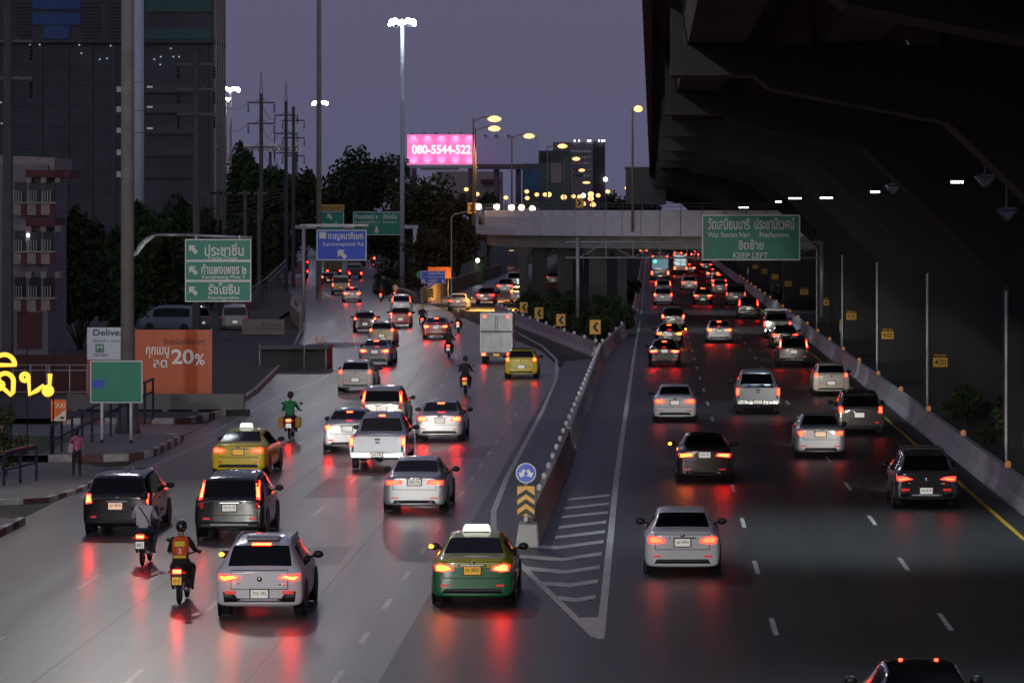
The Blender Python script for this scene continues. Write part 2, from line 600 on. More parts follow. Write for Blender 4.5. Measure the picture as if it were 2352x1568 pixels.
# ------------------------------------------------------------------ concrete barriers
JERSEY = [(-.30, 0), (-.30, .08), (-.14, .34), (-.09, .85), (.09, .85), (.14, .34), (.30, .08), (.30, 0)]


def barrier(name, label, pts, seg, m, prof=JERSEY, group='concrete road barriers'):
    t = thing(name, label, 'barrier', group=group)
    q = resample(pts, seg)
    me = None
    for i, (a, b) in enumerate(zip(q[:-1], q[1:])):
        d = b - a
        L = d.length
        if me is None:
            me = MB().prism(prof, 'x', -L / 2 + .015, L / 2 - .015).mesh('barrier_segment', m)
        link('barrier_segment', me, t, (a + b) / 2, math.atan2(d.y, d.x))
    return t


def domes(parent, pts, step, z, m, r=.11):
    me = MB().cyl((0, 0, 0), (0, 0, .10), r * .8, r, 8).ball((0, 0, .10), r, r, r * 1.1, 8, 5).mesh('reflector_dome', m, True)
    for p in resample(pts, step):
        link('reflector_dome', me, parent, (p.x, p.y, z))


rb = barrier('roadside_barrier', 'long pale concrete barrier along the yellow line under the viaduct', [(10.75, 60), (10.75, 180)], 3.1, M['concrete_l'])
q = resample([(10.75, 180), (10.75, 780)], 12.4)
me = MB().prism(JERSEY, 'x', -6.19, 6.19).mesh('barrier_segment', M['concrete_l'])
for a, b in zip(q[:-1], q[1:]):
    link('barrier_segment', me, rb, (a + b) / 2, R(90))
orange_dome = glow('orange_reflector', (1, .33, .02), .22)  # reflectors given a glow in place of returned headlights
domes(rb, [(10.75, 75), (10.75, 420)], 15, .85, orange_dome, .10)
for zc in (106, 138, 170, 202):
    for k in range(3):
        MB().add([(10.44, zc + k * .55, .085), (10.44, zc + k * .55 + .3, .085), (10.605, zc + k * .55 + .9, .35), (10.605, zc + k * .55 + .6, .35)], [(0, 1, 2, 3)]) \
            .add([(10.605, zc + k * .55 + .6, .35), (10.605, zc + k * .55 + .9, .35), (10.655, zc + k * .55 + .9, .85), (10.655, zc + k * .55 + .6, .85)], [(0, 1, 2, 3)]) \
            .build('paint_stripe', M['white'], rb)

gore_m = striped('gore_barrier_paint', (0.36, 0.34, 0.31), (0.12, 0.09, 0.08), 0, .36, .5, .5)
NOSE = [(-3.15, 89.3), (-3.0, 113), (-2.98, 125)]
gb = barrier('gore_barrier', 'striped concrete barrier starting at the gore nose behind the blue roundel', NOSE, 2.9, gore_m)
GORE_R = [(-2.98, 125), (-2.96, 203), (-2.0, 241), (-1.45, 270), (-1.42, 340), (-1.5, 480), (-1.5, 800)]
q = resample(GORE_R, 4)
me = MB().prism(JERSEY, 'x', -1.99, 1.99).mesh('barrier_segment', M['concrete_l'])
for a, b in zip(q[:-1], q[1:]):
    d = b - a
    link('barrier_segment', me, gb, (a + b) / 2, math.atan2(d.y, d.x))
domes(gb, [(-3.1, 92), (-2.97, 203)], 4.2, .85, M['white'], .08)
domes(gb, [(-2.9, 207), (-2.0, 241), (-1.45, 270), (-1.42, 340)], 11, .85, M['white'], .10)
MB().prism([(-3.46, 0), (-2.86, 0), (-2.90, .60), (-3.38, .60)], 'y', 88.6, 89.5).build('nose_block', M['concrete_l'], gb, bevel=.04)
GORE_L = [(-3.3, 207), (-6.3, 232), (-10.5, 267), (-13.2, 296)]
gl = barrier('curved_barrier', 'slatted pale barrier curving from the gore nose behind the box truck', GORE_L, 3.3,
             striped('red_barrier_paint', (0.50, 0.46, 0.47), (0.16, 0.13, 0.14), 0, .62, .45, -.4))
domes(gl, GORE_L, 6.6, .85, M['white'], .11)
tan = mat('tan_wall', (0.34, 0.26, 0.17), .8, nz=.25, ns=.6)
rw = barrier('ramp_wall', 'tan concrete wall climbing beside the orange lit slip road', [(-21.6, 328), (-21.4, 370), (-21.2, 420), (-20.8, 480)], 6,
             tan, [(-.15, 0), (-.15, 1.5), (.15, 1.5), (.15, 0)], None)
lw = barrier('left_ramp_wall', 'tan concrete wall at the left bend beside the tall grey mast', [(-25.6, 255), (-28.9, 280), (-32, 312)], 5.4,
             tan, [(-.15, 0), (-.15, 1.2), (.15, 1.2), (.15, 0)], None)
iw = barrier('island_wall', 'low dark wall edging the planted island between the two roads', [(-22.2, 328), (-25, 348), (-30.6, 400), (-36, 460), (-39, 500), (-44.5, 576)], 8,
             M['concrete_d'], [(-.2, 0), (-.2, 1.0), (.2, 1.0), (.2, 0)], None)

# white marker posts behind the roadside barrier
for (zz, lab) in ((112, 'white marker post with yellow top at the right edge of the frame'), (222, 'white marker post with yellow top beside the 4.03 pier'),
                  (332, 'white marker post with yellow top beyond the grey van'), (436, 'farthest white marker post with yellow top behind the roadside barrier')):
    t = thing('marker_post', lab, 'marker post', (12.1, zz, 0), 0, 'white marker posts')
    MB().cyl((0, 0, 0), (0, 0, 1.1), .035, .035, 8).build('post', M['white'], t)
    MB().box(-.11, .11, -.03, .03, .95, 1.45).build('marker_plate', M['white'], t)
    MB().box(-.10, .10, -.04, .02, 1.46, 1.75).build('marker_top', M['sign_y'], t)


# ------------------------------------------------------------------ elevated expressway
via = thing('viaduct', 'huge dark elevated expressway on bracketed piers over the right carriageway', 'viaduct')
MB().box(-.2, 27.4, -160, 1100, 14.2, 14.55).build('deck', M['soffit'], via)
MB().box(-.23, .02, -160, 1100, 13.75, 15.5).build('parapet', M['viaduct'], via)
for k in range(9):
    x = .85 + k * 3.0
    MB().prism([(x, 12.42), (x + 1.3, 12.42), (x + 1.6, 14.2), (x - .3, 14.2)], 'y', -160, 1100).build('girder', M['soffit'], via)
PIER = [(.45, 12.4), (.45, 11.7), (2.4, 11.7), (2.75, 11.4), (6.9, 10.6), (11.6, 6.1), (11.6, -.1), (15.6, -.1), (15.6, 6.1), (20.3, 10.6), (24.5, 11.4),
        (24.8, 11.7), (26.75, 11.7), (26.75, 12.4)]
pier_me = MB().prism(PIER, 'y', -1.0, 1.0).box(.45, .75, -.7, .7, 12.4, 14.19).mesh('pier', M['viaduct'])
PZ = [114 + 32.3 * k for k in range(-5, 22)]
for z in PZ:
    if 262 < z < 300:
        continue
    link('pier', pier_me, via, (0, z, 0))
for k in range(-3, 5):
    MB().cyl((11.5, 114 + 32.3 * k - 1.15, .5), (11.5, 114 + 32.3 * k - 1.15, 6.0), .06, .06, 6).build('drain_pipe', M['steel'], via)
# pier number signs
for i, z in enumerate(PZ[6:15]):
    n = i + 1
    t = thing('pier_number_sign', ('nearest', 'second nearest', 'third nearest', 'fourth nearest', 'fifth nearest', 'sixth nearest', 'seventh nearest', 'eighth nearest', 'farthest')[i] + f' yellow pier number sign, reading 4.0{n}', 'sign', (12.05, z - 1.06, 2.3), 0, 'yellow pier number signs')
    MB().box(-.31, .31, -.02, .03, -.20, .20).build('plate', M['plate_dim'], t, bevel=.01)
    text(f'4.0{n}', t, 0, -.03, 0, .46, .23, M['ink'])
    text('PIER NO.', t, 0, -.03, .29, .5, .08, M['sign_y'])
    MB().box(-.29, .29, -.021, .02, .225, .355).build('top_plate', mat('sign_umber', (.06, .04, .01), .6), t)

# lit LED fixtures and dark floodlights hung below the deck
def led(px, py, Y, n, lab):
    p = P(px, py, Y)
    t = thing('led_fixture', lab, 'light', p, 0, 'led fixtures under the viaduct')
    w = .105 * Y / 112
    MB().box(-n * w / 2 - .03, n * w / 2 + .03, -.05, .25, -.06, .07).build('housing', M['steel_d'], t)
    for i in range(n):
        MB().box(-n * w / 2 + i * w + .015, -n * w / 2 + i * w + w - .015, -.06, -.04, -.055, .02).build('led_panel', M['led'], t)
    MB().cyl((0, .1, 0), (0, 1.3, .05), .03, .03, 6).build('bracket', M['steel_d'], t)
    return t


for (x_, z_, pw_) in ((5.9, 92, 9000), (5.9, 58, 6000), (5.9, 150, 3000), (5.9, 255, 6000), (5.9, 300, 6000)):  # hidden lights added between the girders to brighten the right carriageway
    t = thing('added_deck_light', {92: 'second nearest', 58: 'nearest', 150: 'third nearest', 255: 'fourth nearest', 300: 'farthest'}[z_] + ' hidden led light added between the viaduct girders', 'light', (x_, z_, 13.4), 0, 'led fixtures under the viaduct')
    MB().box(-.2, .2, -.3, .3, 0, .78).build('housing', M['steel_d'], t)
    spot((0, 0, -.1), (0, 0, -13), pw_, 80, (.72, .88, 1), .9, 1.6, 'led_light', t)
led(2198, 417, 112.4, 4, 'four panel lit led fixture nearest under the dark viaduct')
led(2010, 440, 144.7, 3, 'three panel lit led fixture right of centre under the viaduct')
led(1898, 454, 177, 4, 'four panel lit led fixture fourth nearest under the viaduct')
led(1826, 455, 209.3, 4, 'four panel lit led fixture beside the bluish lamp under viaduct')
led(1788, 463, 241.6, 2, 'bluish bright lamp above the green keep left sign')
led(1708, 476, 240, 3, 'farthest lit led strip just above the green keep left sign')
for (px, py, Y, lab) in ((2312, 484, 112, 'unlit diamond shaped floodlight hanging at the right edge of frame'), (2262, 408, 112, 'unlit greenish floodlight on the dark pier bracket'),
                         (2050, 428, 144.6, 'small unlit floodlight on a bracket near the three panel fixture')):
    t = thing('floodlight', lab, 'floodlight', P(px, py, Y), R(20), 'unlit floodlights under the viaduct')
    MB().prism([(-.32, .02), (0, -.32), (.32, .02), (.22, .12), (-.22, .12)], 'y', -.15, .15).build('housing', M['steel'], t, bevel=.01)
    MB().box(-.26, .26, -.17, -.15, -.02, .06).build('lens', M['glass_b'], t)
    MB().cyl((0, 0, .1), (0, 0, .9), .03, .03, 6).build('bracket', M['steel'], t)


# ------------------------------------------------------------------ flyover crossing behind the gore
fly = thing('flyover', 'pale panelled concrete flyover crossing above the road and curving away left', 'flyover')
FAC = [(60, 276), (5, 277), (1, 278.2), (-3, 280.6), (-6, 283.6), (-9, 288), (-11.5, 293), (-13.4, 299), (-14.8, 306), (-15.8, 316), (-16.6, 332), (-17.2, 360), (-17.5, 420), (-18, 900)]
qa = resample(FAC, 1.75)
pan_cache = {}
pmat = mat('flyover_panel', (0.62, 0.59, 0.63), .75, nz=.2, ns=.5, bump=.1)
for a, b in zip(qa[:-1], qa[1:]):
    if a.y > 420:
        break
    d = b - a
    L = d.length
    key = round(L, 2)
    if key not in pan_cache:
        prof = [(0, 6.62), (-.10, 6.68), (-.16, 7.3), (-.13, 8.2), (-.04, 8.72), (.2, 8.75), (.2, 6.62)]
        pan_cache[key] = MB().prism([(-y, z) for y, z in prof], 'x', -L / 2 + .03, L / 2 - .03).mesh('parapet_panel', pmat)
    o = link('parapet_panel', pan_cache[key], fly, (a + b) / 2, math.atan2(d.y, d.x))
# girder, deck and inner parapet follow the facade
def offset(pts, w):
    out = []
    p = [Vector((a[0], a[1], 0)) for a in pts]
    for i, q_ in enumerate(p):
        d = (p[min(i + 1, len(p) - 1)] - p[max(i - 1, 0)]).normalized()
        out.append(q_ + Vector((d.y, -d.x, 0)) * w)
    return out


def swept(name, o0, o1, z0, z1, m):
    a, b = offset(FAC, o0), offset(FAC, o1)
    mb = MB()
    n = len(a)
    vs = [(v.x, v.y, z) for z in (z0, z1) for ln in (a, b) for v in ln]
    fs = []
    for i in range(n - 1):
        fs += [(i, i + 1, n + i + 1, n + i), (2 * n + i, 3 * n + i, 3 * n + i + 1, 2 * n + i + 1), (i, 2 * n + i, 2 * n + i + 1, i + 1), (n + i, n + i + 1, 3 * n + i + 1, 3 * n + i)]
    return mb.add(vs, fs).build(name, m, fly)


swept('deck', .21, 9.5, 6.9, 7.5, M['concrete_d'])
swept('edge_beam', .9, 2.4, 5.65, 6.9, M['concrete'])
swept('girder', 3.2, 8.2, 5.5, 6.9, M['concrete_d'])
swept('inner_parapet', 9.5, 9.75, 6.9, 8.6, M['concrete'])
for a in resample(offset(FAC, .12), 1.75)[:95]:
    MB().cyl((a.x, a.y, 8.75), (a.x, a.y, 9.3), .03, .03, 6).build('rail_post', M['steel_d'], fly)
tr = [Vector((v.x, v.y, 9.3)) for v in offset(FAC, .12)]
MB().tube(tr, .035, 6).build('top_rail', M['steel_d'], fly)
MB().tube([v - Vector((0, 0, .27)) for v in tr], .025, 6).build('middle_rail', M['steel_d'], fly)
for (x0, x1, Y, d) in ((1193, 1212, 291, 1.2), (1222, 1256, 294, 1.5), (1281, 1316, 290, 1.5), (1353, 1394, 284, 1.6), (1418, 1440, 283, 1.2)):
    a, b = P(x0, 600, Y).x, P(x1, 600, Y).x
    MB().prism([(a, -.1), (b, -.1), (b, 4.9), (b + .5, 5.6), (a - .5, 5.6), (a, 4.9)], 'y', Y, Y + d).build('pier', M['pier_shade'], fly)


# ------------------------------------------------------------------ street lamps, masts and poles
def street_lamp(px, py, Y, lab, base_z=7.5, arm=1.7, material='lamp_s', sz=.5, col=None, side=1, grp='sodium street lamps on the flyover'):
    p = P(px, py, Y)
    t = thing('street_lamp', lab, 'street lamp', (p.x - side * arm, p.y, base_z), 0, grp)
    h = p.z - base_z
    MB().cyl((0, 0, 0), (0, 0, h + .1), .11, .07, 8).build('pole', mat('lamp_pole', (.30, .22, .14), .6, .2) if 'lamp_pole' not in bpy.data.materials else bpy.data.materials['lamp_pole'], t, True)
    MB().tube([(0, 0, h - .1), (side * arm * .5, 0, h + .2), (side * arm, 0, h + .25)], .05, 6).build('arm', bpy.data.materials['lamp_pole'], t)
    MB().ball((side * (arm + .1), 0, h + .16), sz * 1.15, sz * .5, .14, 10, 5).build('lamp_head', M['steel_d'], t, True)
    MB().ball((side * (arm + .1), -.04, h + .06), sz * 1.2, sz * .5, .27, 10, 5).build('lamp_glass', M[material], t, True)
    if col:
        spot((side * (arm + .1), 0, h - .3), (side * (arm + 1), 0, -10), *col, parent=t)
    return t


street_lamp(1133, 275, 298, 'tallest sodium street lamp at the left end of the flyover', 7.5, col=(2200, 110, (1, .6, .28)))
street_lamp(1133, 297, 331, 'second sodium street lamp just below the tallest one', 7.5, col=(2200, 110, (1, .6, .28)))
street_lamp(1213, 314, 363, 'sodium street lamp in front of the blank grey billboard', 7.5)
street_lamp(1290, 337, 418, 'sodium street lamp in front of the grey tower block', 7.5)
street_lamp(1322, 366, 516, 'sodium street lamp below the roof of the grey tower', 7.5)
street_lamp(1335, 392, 653, 'smaller sodium street lamp above the flyover railing', 7.5)
street_lamp(1346, 420, 800, 'farthest sodium street lamp on the flyover', 7.5, 2.2, sz=.75)
street_lamp(1463, 252, 279, 'lone thin street lamp standing on the flyover by the viaduct', 7.0, .35, sz=.30, grp=None)
# orange slip road lamp under the flyover edge
spot((-10.5, 333, 5.3), (-13.5, 337, 0), 60000, 88, (1, .50, .14), .7, .3)
spot((-12.2, 304, 5.2), (-13.8, 307, 0), 60000, 84, (1, .50, .14), .7, .3)

for (x_, y_, z_, lab) in ((-10.5, 333, 5.3, 'sodium lamp fixed under the flyover above the slip road'), (-12.2, 304, 5.2, 'sodium lamp fixed under the flyover edge near its pier')):
    t = thing('soffit_lamp', lab, 'lamp', (x_, y_, z_ + .04), 0, 'sodium lamps under the flyover')
    MB().box(-.25, .25, -.18, .18, .03, .18).build('housing', M['steel_d'], t)
    MB().box(-.2, .2, -.14, .14, .0, .03).build('lamp_glass', M['lamp_s'], t)

# cluster of far lamps beyond the flyover
FAR = [(1071, 435, 600), (1096, 446, 620), (1130, 452, 560), (1162, 454, 640), (1210, 440, 700), (1211, 455, 700), (1233, 447, 700), (1252, 447, 720), (1260, 447, 700),
       (1295, 453, 640), (1317, 451, 700), (1331, 452, 760), (1340, 449, 820), (1357, 446, 640), (1374, 449, 820), (1396, 440, 900), (1440, 432, 900), (1357, 456, 800), (1341, 468, 600), (1362, 470, 560)]
for (px, py, Y) in FAR:
    p = P(px, py, Y)
    t = thing('far_lamp', 'tiny warm lamp in the cluster of lights above the flyover railing', 'street lamp', (p.x, p.y, 0), 0, 'far lamps beyond the flyover')
    MB().cyl((0, 0, 0), (0, 0, p.z - .2), .09, .07, 6).build('pole', M['steel_d'], t)
    r = (.42 if px not in (1357, 1362, 1260, 1295) else .56) * Y / 640
    MB().ball((0, -.1, p.z), r, r * .7, r * .85, 10, 6).build('lamp_glass', M['lamp_s2'], t, True)  # ball swollen to take in the lamp's glow
for (px, py, Y, lab) in ((828, 427, 560, 'small white lamp on a thin pole above the green gantry sign'), (1340, 449, 520, 'small bluish white lamp right of the mural wall'),
                         (1391, 412, 900, 'pair of distant bluish lamps near the grey tower'), (1476, 418, 700, 'small bluish lamp left of the viaduct'), (1097, 598, 420, 'white lamp glowing beside the small green hut')):
    p = P(px, py, Y)
    t = thing('white_lamp', lab, 'street lamp', (p.x, p.y, 0), 0, 'small white lamps')
    MB().cyl((0, 0, 0), (0, 0, p.z - .2), .07, .05, 6).build('pole', M['steel'], t)
    MB().ball((0, 0, p.z), .32 * Y / 560, .25, .34 * Y / 560, 10, 6).build('lamp_glass', M['led'], t, True)


def high_mast(x, y, h, r0, r1, lab, lights=(), m='mast', cat='light mast', heads=10, ring=1.3, dark_base=False):
    t = thing('light_mast', lab, cat, (x, y, 0), 0, 'tall light masts')
    MB().cyl((0, 0, 0), (0, 0, h), r0, r1, 16).build('pole', M[m], t, True)
    MB().cyl((0, 0, h - .5), (0, 0, h - .2), ring * .55, ring * .55, 14).build('head_ring', M['steel_d'], t)
    for k in range(heads):
        a = 2 * math.pi * k / heads + .3
        cx, cy = ring * math.cos(a), ring * math.sin(a)
        zz = h - .45 - .25 * (k % 2)
        f = MB().box(-.30, .30, -.10, .12, -.26, .26).build('floodlight', M['steel'], t)
        f.location = (cx, cy, zz)
        f.rotation_euler = (R(-35), 0, a + R(90))
        g_ = MB().box(-.27, .27, -.125, -.105, -.23, .23).ball((0, -.1, 0), .42, .20, .36, 10, 6).build('lamp_glass', M['lamp_w'], f, True)  # ball widened to stand in for the floodlight's glare
    if dark_base:
        MB().cyl((0, 0, 0), (0, 0, 1.3), r0 * 1.9, r0 * 1.15, 16).build('base_collar', M['concrete_d'], t, True)
    for (tx, ty, pw, cone) in lights:
        spot((0, 0, h - 1.4), (tx - x, ty - y, 0), pw, cone, (1.0, .98, .93), .55, .9, 'mast_light', t)
    return t


WL = (.9, .96, 1)
high_mast(-20.0, 133, 30, .27, .22, 'nearest thick grey concrete mast holding the green sign arm', [(-8, 76, 15500, 56), (-8, 165, 8000, 66), (-12, 215, 9000, 36)], dark_base=True)
high_mast(-33.4, 350, 40, .27, .22, 'tall dark mast rising past the blue road sign', [(-20, 300, 5000, 70)])
high_mast(P(924, 60, 400).x, 400, P(924, 58, 400).z + .8, .30, .20, 'tall mast with bright white floodlights left of the pink billboard', [(-26, 360, 3000, 90)], 'mast_w')
high_mast(P(735, 241, 690).x, 690, P(735, 241, 690).z + .8, .3, .2, 'distant mast whose white floodlights show behind the dark mast')
high_mast(P(530, 210, 614).x, 614, P(530, 210, 614).z + .8, .25, .18, 'distant mast with white floodlights beside the dark tower')
high_mast(P(519, 233, 700).x, 700, P(519, 233, 700).z + .8, .25, .18, 'farther low white floodlight mast half hidden by the dark tower', heads=5, ring=.7)
high_mast(-22, -70, 30, .27, .22, 'unseen light mast added behind the viewpoint', [(-12, 110, 105000, 26), (-13, 290, 110000, 9), (4, 95, 120000, 13)])  # unseen mast added to light car rears, signs, flyover and right carriageway
t = thing('white_pole', 'thick bluish white pole rising behind the nearest mast', 'pole', (P(318, 400, 300).x, 300, 0))
MB().cyl((0, 0, 0), (0, 0, 34), .52, .44, 18).build('shaft', M['mast_w'], t, True)


# ------------------------------------------------------------------ power poles and cables
def power_pole(px, Y, top, lab, arms, w=.17, spike=True, side=1.3):
    x = (px - VX) * Y / F
    h = P(px, top, Y).z
    t = thing('power_pole', lab, 'power pole', (x, Y, 0), 0, 'concrete power poles')
    MB().cyl((0, 0, 0), (0, 0, h), w * 1.35, w, 8).build('pole', M['pole_d'], t)
    if spike:
        MB().cyl((-.14, 0, h), (0, 0, h + 2.2), .04, .02, 5).cyl((.14, 0, h), (0, 0, h + 2.2), .04, .02, 5).build('lightning_spike', M['steel_d'], t)
    for ay in arms:
        z = P(px, ay, Y).z
        MB().box(-side, side, -.08, .08, z - .07, z + .07).build('cross_arm', M['steel_d'], t)
        for s in (-1, 1):
            MB().cyl((0, 0, z + .5), (s * side * .5, 0, z), .03, .03, 5).build('brace', M['steel_d'], t)
            i_ = MB()
            for q_ in range(4):
                i_.cyl((s * side * .95, 0, z - .2 - q_ * .2), (s * side * .95, 0, z - .35 - q_ * .2), .10, .05, 7)
            i_.build('insulator', M['black'], t)
    return t


power_pole(600, 330, 215, 'nearest lattice spiked power pole between the tower and the mast', (236, 284, 338))
power_pole(657, 380, 232, 'second spiked power pole right of the nearest one', (265, 307, 352))
power_pole(674, 400, 245, 'third power pole beside the second spiked pole', (277, 317, 358), spike=False)
power_pole(451, 230, 125, 'grey power pole with three arms in front of the dark tower', (148, 205, 262), .2, False, 1.25)
power_pole(18, 170, -40, 'power pole at the left edge of the frame', (95, 180), .22, False, 1.2)
for px in (480, 500, 513, 563, 595):
    Y = 300
    t = thing('utility_pole', {480: 'leftmost', 500: 'second from left', 513: 'middle', 563: 'fourth from left', 595: 'rightmost'}[px] + ' short utility pole among the dark trees', 'utility pole', ((px - VX) * Y / F, Y, 0), 0, 'short utility poles')
    MB().cyl((0, 0, 0), (0, 0, P(0, 436, Y).z), .2, .15, 8).build('pole', M['pole_d'], t)
    MB().box(-.7, .7, -.05, .05, P(0, 446, Y).z, P(0, 442, Y).z).build('cross_arm', M['steel_d'], t)


def cable(a, b, sag, lab='thin dark power cable sagging between the power poles', r=.022):
    pts = []
    for i in range(13):
        u = i / 12
        p = a.lerp(b, u)
        p.z -= sag * 4 * u * (1 - u)
        pts.append(p)
    tag(MB().tube(pts, r, 4).build('power_cable', M['black']), lab, 'cable', 'power cables')


for nm, y0, y1, y2 in (('top', 95, 148, 236), ('middle', 180, 205, 284), ('lowest', 215, 262, 338)):
    cable(P(18, y0, 170), P(451, y1, 230), 1.6, nm + ' power cable from the edge pole to the three armed pole')
    cable(P(440, y1 + 8, 230), P(570, y2, 330), 1.5, nm + ' power cable from the three armed pole to the spiked pole')
    cable(P(600, y2, 330), P(640, y2 + 28, 380), 1.0, nm + ' power cable joining the two spiked poles')
for k, nm in enumerate(('highest', 'second highest', 'middle', 'second lowest', 'lowest')):
    cable(P(400, 440 + k * 5, 300), P(660, 432 + k * 6, 300), .5 + .2 * k, nm + ' tangled telephone cable in front of the dark trees', .03)


# ------------------------------------------------------------------ buildings
class Flat:
    """a thing laid out at one distance Y, measured in photograph pixels; local axes keep real metres"""
    def __init__(s, name, label, cat, px, py, Y, group=None, rz=0):
        s.o = P(px, py, Y)
        s.o.z = max(s.o.z, 0)
        s.Y, s.px = Y, px
        s.t = thing(name, label, cat, s.o, rz, group)
        s.k = Y / F

    def x(s, px):
        return (px - s.px) * s.k

    def z(s, py):
        return H - (py - VY) * s.k - s.o.z

    def box(s, name, x0, x1, y0, y1, m, d0=0., d1=.3, parent=None, bevel=0):
        return MB().box(s.x(x0), s.x(x1), d0, d1, s.z(y1), s.z(y0)).build(name, M[m] if isinstance(m, str) else m, parent or s.t, bevel=bevel)

    def text(s, st, x0, x1, y0, y1, m, d=-.02, name='lettering', bold=.012, parent=None):
        return text(st, parent or s.t, s.x((x0 + x1) / 2), d, s.z((y0 + y1) / 2), abs(s.x(x1) - s.x(x0)), s.z(y0) - s.z(y1), M[m] if isinstance(m, str) else m, name, bold)

    def arrow(s, cx, cy, sz, ang, m, d=-.02, name='arrow'):
        return arrow(s.t, s.x(cx), d, s.z(cy), sz * s.k, ang, M[m], name)

    def post(s, px, y0, y1, r, m='steel', d=.15, n=10, name='post'):
        return MB().cyl((s.x(px), d, s.z(y1)), (s.x(px), d, s.z(y0)), r, r, n).build(name, M[m], s.t, True)


B_ = dict(tower=mat('tower_wall', (0.082, 0.085, 0.098), .8, nz=.3, ns=.25), tower_d=mat('tower_recess', (0.05, 0.05, 0.058), .6, nz=.2),
          tower_g=mat('tower_green', (0.03, 0.12, 0.10), .5, nz=.2), tower_b=mat('tower_blue', (0.03, 0.09, 0.28), .5, nz=.2),
          louvre=mat('louvre', (0.06, 0.06, 0.065), .6, nz=.2), pil=mat('pilaster', (0.33, 0.30, 0.27), .7, nz=.2),
          apt=mat('apartment_wall', (0.22, 0.21, 0.23), .8, nz=.22, ns=.8), apt_r=mat('apartment_maroon', (0.12, 0.03, 0.035), .7, nz=.2),
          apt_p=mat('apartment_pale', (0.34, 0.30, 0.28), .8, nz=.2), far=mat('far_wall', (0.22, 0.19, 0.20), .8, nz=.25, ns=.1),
          far_d=mat('far_wall_dark', (0.05, 0.045, 0.055), .8, nz=.2), mural=mat('mural', (0.10, 0.14, 0.12), .8, nz=.6, ns=.12),
          mural_b=mat('mural_blue', (0.06, 0.15, 0.24), .8, nz=.5, ns=.2), win=mat('dark_window', (0.012, 0.013, 0.018), .12, nz=0),
          win_lit=glow('lit_window', (.72, .85, .95), .22), win_lit2=glow('lit_window_dim', (.62, .75, .9), .10))

tw = Flat('tower_block', 'dark unfinished concrete tower with green bands at the upper left', 'building', 245, 800, 330)
D = 8.4
MB().box(tw.x(-420), tw.x(490), 0, D, -tw.o.z, tw.z(-380)).build('wall', B_['tower'], tw.t)
tw.box('ledge', -420, 495, 92, 99, B_['tower'], -.5, D + .02)
for (x0, x1, y0, y1, m, nm) in ((335, 487, -40, 28, 'tower_g', 'green_panel'), (335, 487, 66, 91, 'tower_g', 'green_panel'), (75, 186, -60, 22, 'tower_b', 'blue_panel'), (75, 186, 30, 58, 'tower_b', 'blue_panel'),
                               (100, 160, 60, 90, 'tower_b', 'blue_panel')):
    tw.box(nm, x0, x1, y0, y1, B_[m], -.12, .05)
for x0, x1 in ((36, 72), (189, 230), (252, 284)):
    for j in range(11):
        tw.box('louvre_slat', x0, x1, 4 + j * 8, 9 + j * 8, B_['louvre'], -.10, .06)
tw.box('stair_recess', 262, 332, 104, 440, B_['tower_d'], -.06, .04)
for j, yy in enumerate((197, 243, 292, 342, 392)):
    tw.box('window_band', 334, 447, yy - 2, yy + 14, B_['win'], -.05, .05)
    tw.box('sill', 334, 447, yy + 14, yy + 17, B_['tower'], -.22, .02)
    w = tw.box('lit_window', 268, 279, yy + 2, yy + 15, B_['win_lit2'], -.10, -.055)
    if j < 3:
        tw.box('lit_window', 338, 351, yy + 1, yy + 5, B_['win_lit'], -.10, -.055)
for k, yy in enumerate((150, 195, 243, 292, 342, 392, 440)):
    tw.box('floor_joint', -300, 262, yy, yy + 2, B_['tower_d'], -.03, .02)
for px in (20, 90, 150, 205, 258, 447, 470):
    tw.box('column_strip', px, px + 8, 104, 560, B_['tower'], -.16, .02)
for i, (x, y) in enumerate(((70, 104), (92, 103), (183, 104), (255, 106), (393, 112), (188, 123), (230, 137), (247, 135), (285, 131), (355, 137), (370, 131), (399, 131), (412, 131), (369, 149), (3, 236), (5, 284))):
    tw.box('site_lamp', x - 1.6, x + 1.6, y - 1.5, y + 1.5, M['led_dim'], -.3, -.17)
sx = tw.x(490)
for k in range(5):
    MB().box(sx - .05, sx + .22, .2 + k * 1.75, .9 + k * 1.75, -tw.o.z, tw.z(-380)).build('pilaster', B_['pil'], tw.t)
for k in range(12):
    MB().box(sx - .04, sx + .06, 1.0, 8.2, tw.z(60 + 48 * k), tw.z(20 + 48 * k)).build('side_window', B_['win'], tw.t)

ap = Flat('apartment_block', 'small pale apartment block with maroon bands at the left edge', 'building', 80, 800, 190)
MB().box(ap.x(-260), ap.x(110), 0, 6, -ap.o.z, ap.z(378)).build('wall', B_['apt'], ap.t)
MB().prism([(ap.x(-260), ap.z(378)), (ap.x(122), ap.z(392)), (ap.x(122), ap.z(362)), (ap.x(-260), ap.z(345))][::-1], 'y', .4, 6.2).build('roof_parapet', B_['apt_p'], ap.t)
ap.box('roof_band', 66, 166, 391, 408, B_['apt_r'], -.9, 2.5)
ap.box('roof_band', 66, 132, 500, 520, B_['apt_r'], -.9, 2.5)
for fy in (418, 530, 636):
    for i, x0 in enumerate((32, 66, 98)):
        ap.box('balcony_recess', x0 + 2, x0 + 28, fy, fy + 46, B_['win'], -.06, .1)
        ap.box('bracket', x0 + 34, x0 + 46, fy - 12, fy + 2, B_['apt_p'], -.85, .05)
        ap.box('balcony_panel', x0 + 2, x0 + 22, fy + 50, fy + 76, B_['apt_p'], -.8, -.6)
        ap.box('maroon_panel', x0 + 22, x0 + 34, fy + 48, fy + 78, B_['apt_r'], -.78, -.62)
        for j in range(4):
            ap.box('rail_bar', x0 + 4 + j * 6, x0 + 5.2 + j * 6, fy + 20, fy + 48, M['steel'], -.75, -.72)
    ap.box('balcony_slab', 34, 134, fy + 46, fy + 50, B_['apt_p'], -.9, .05)
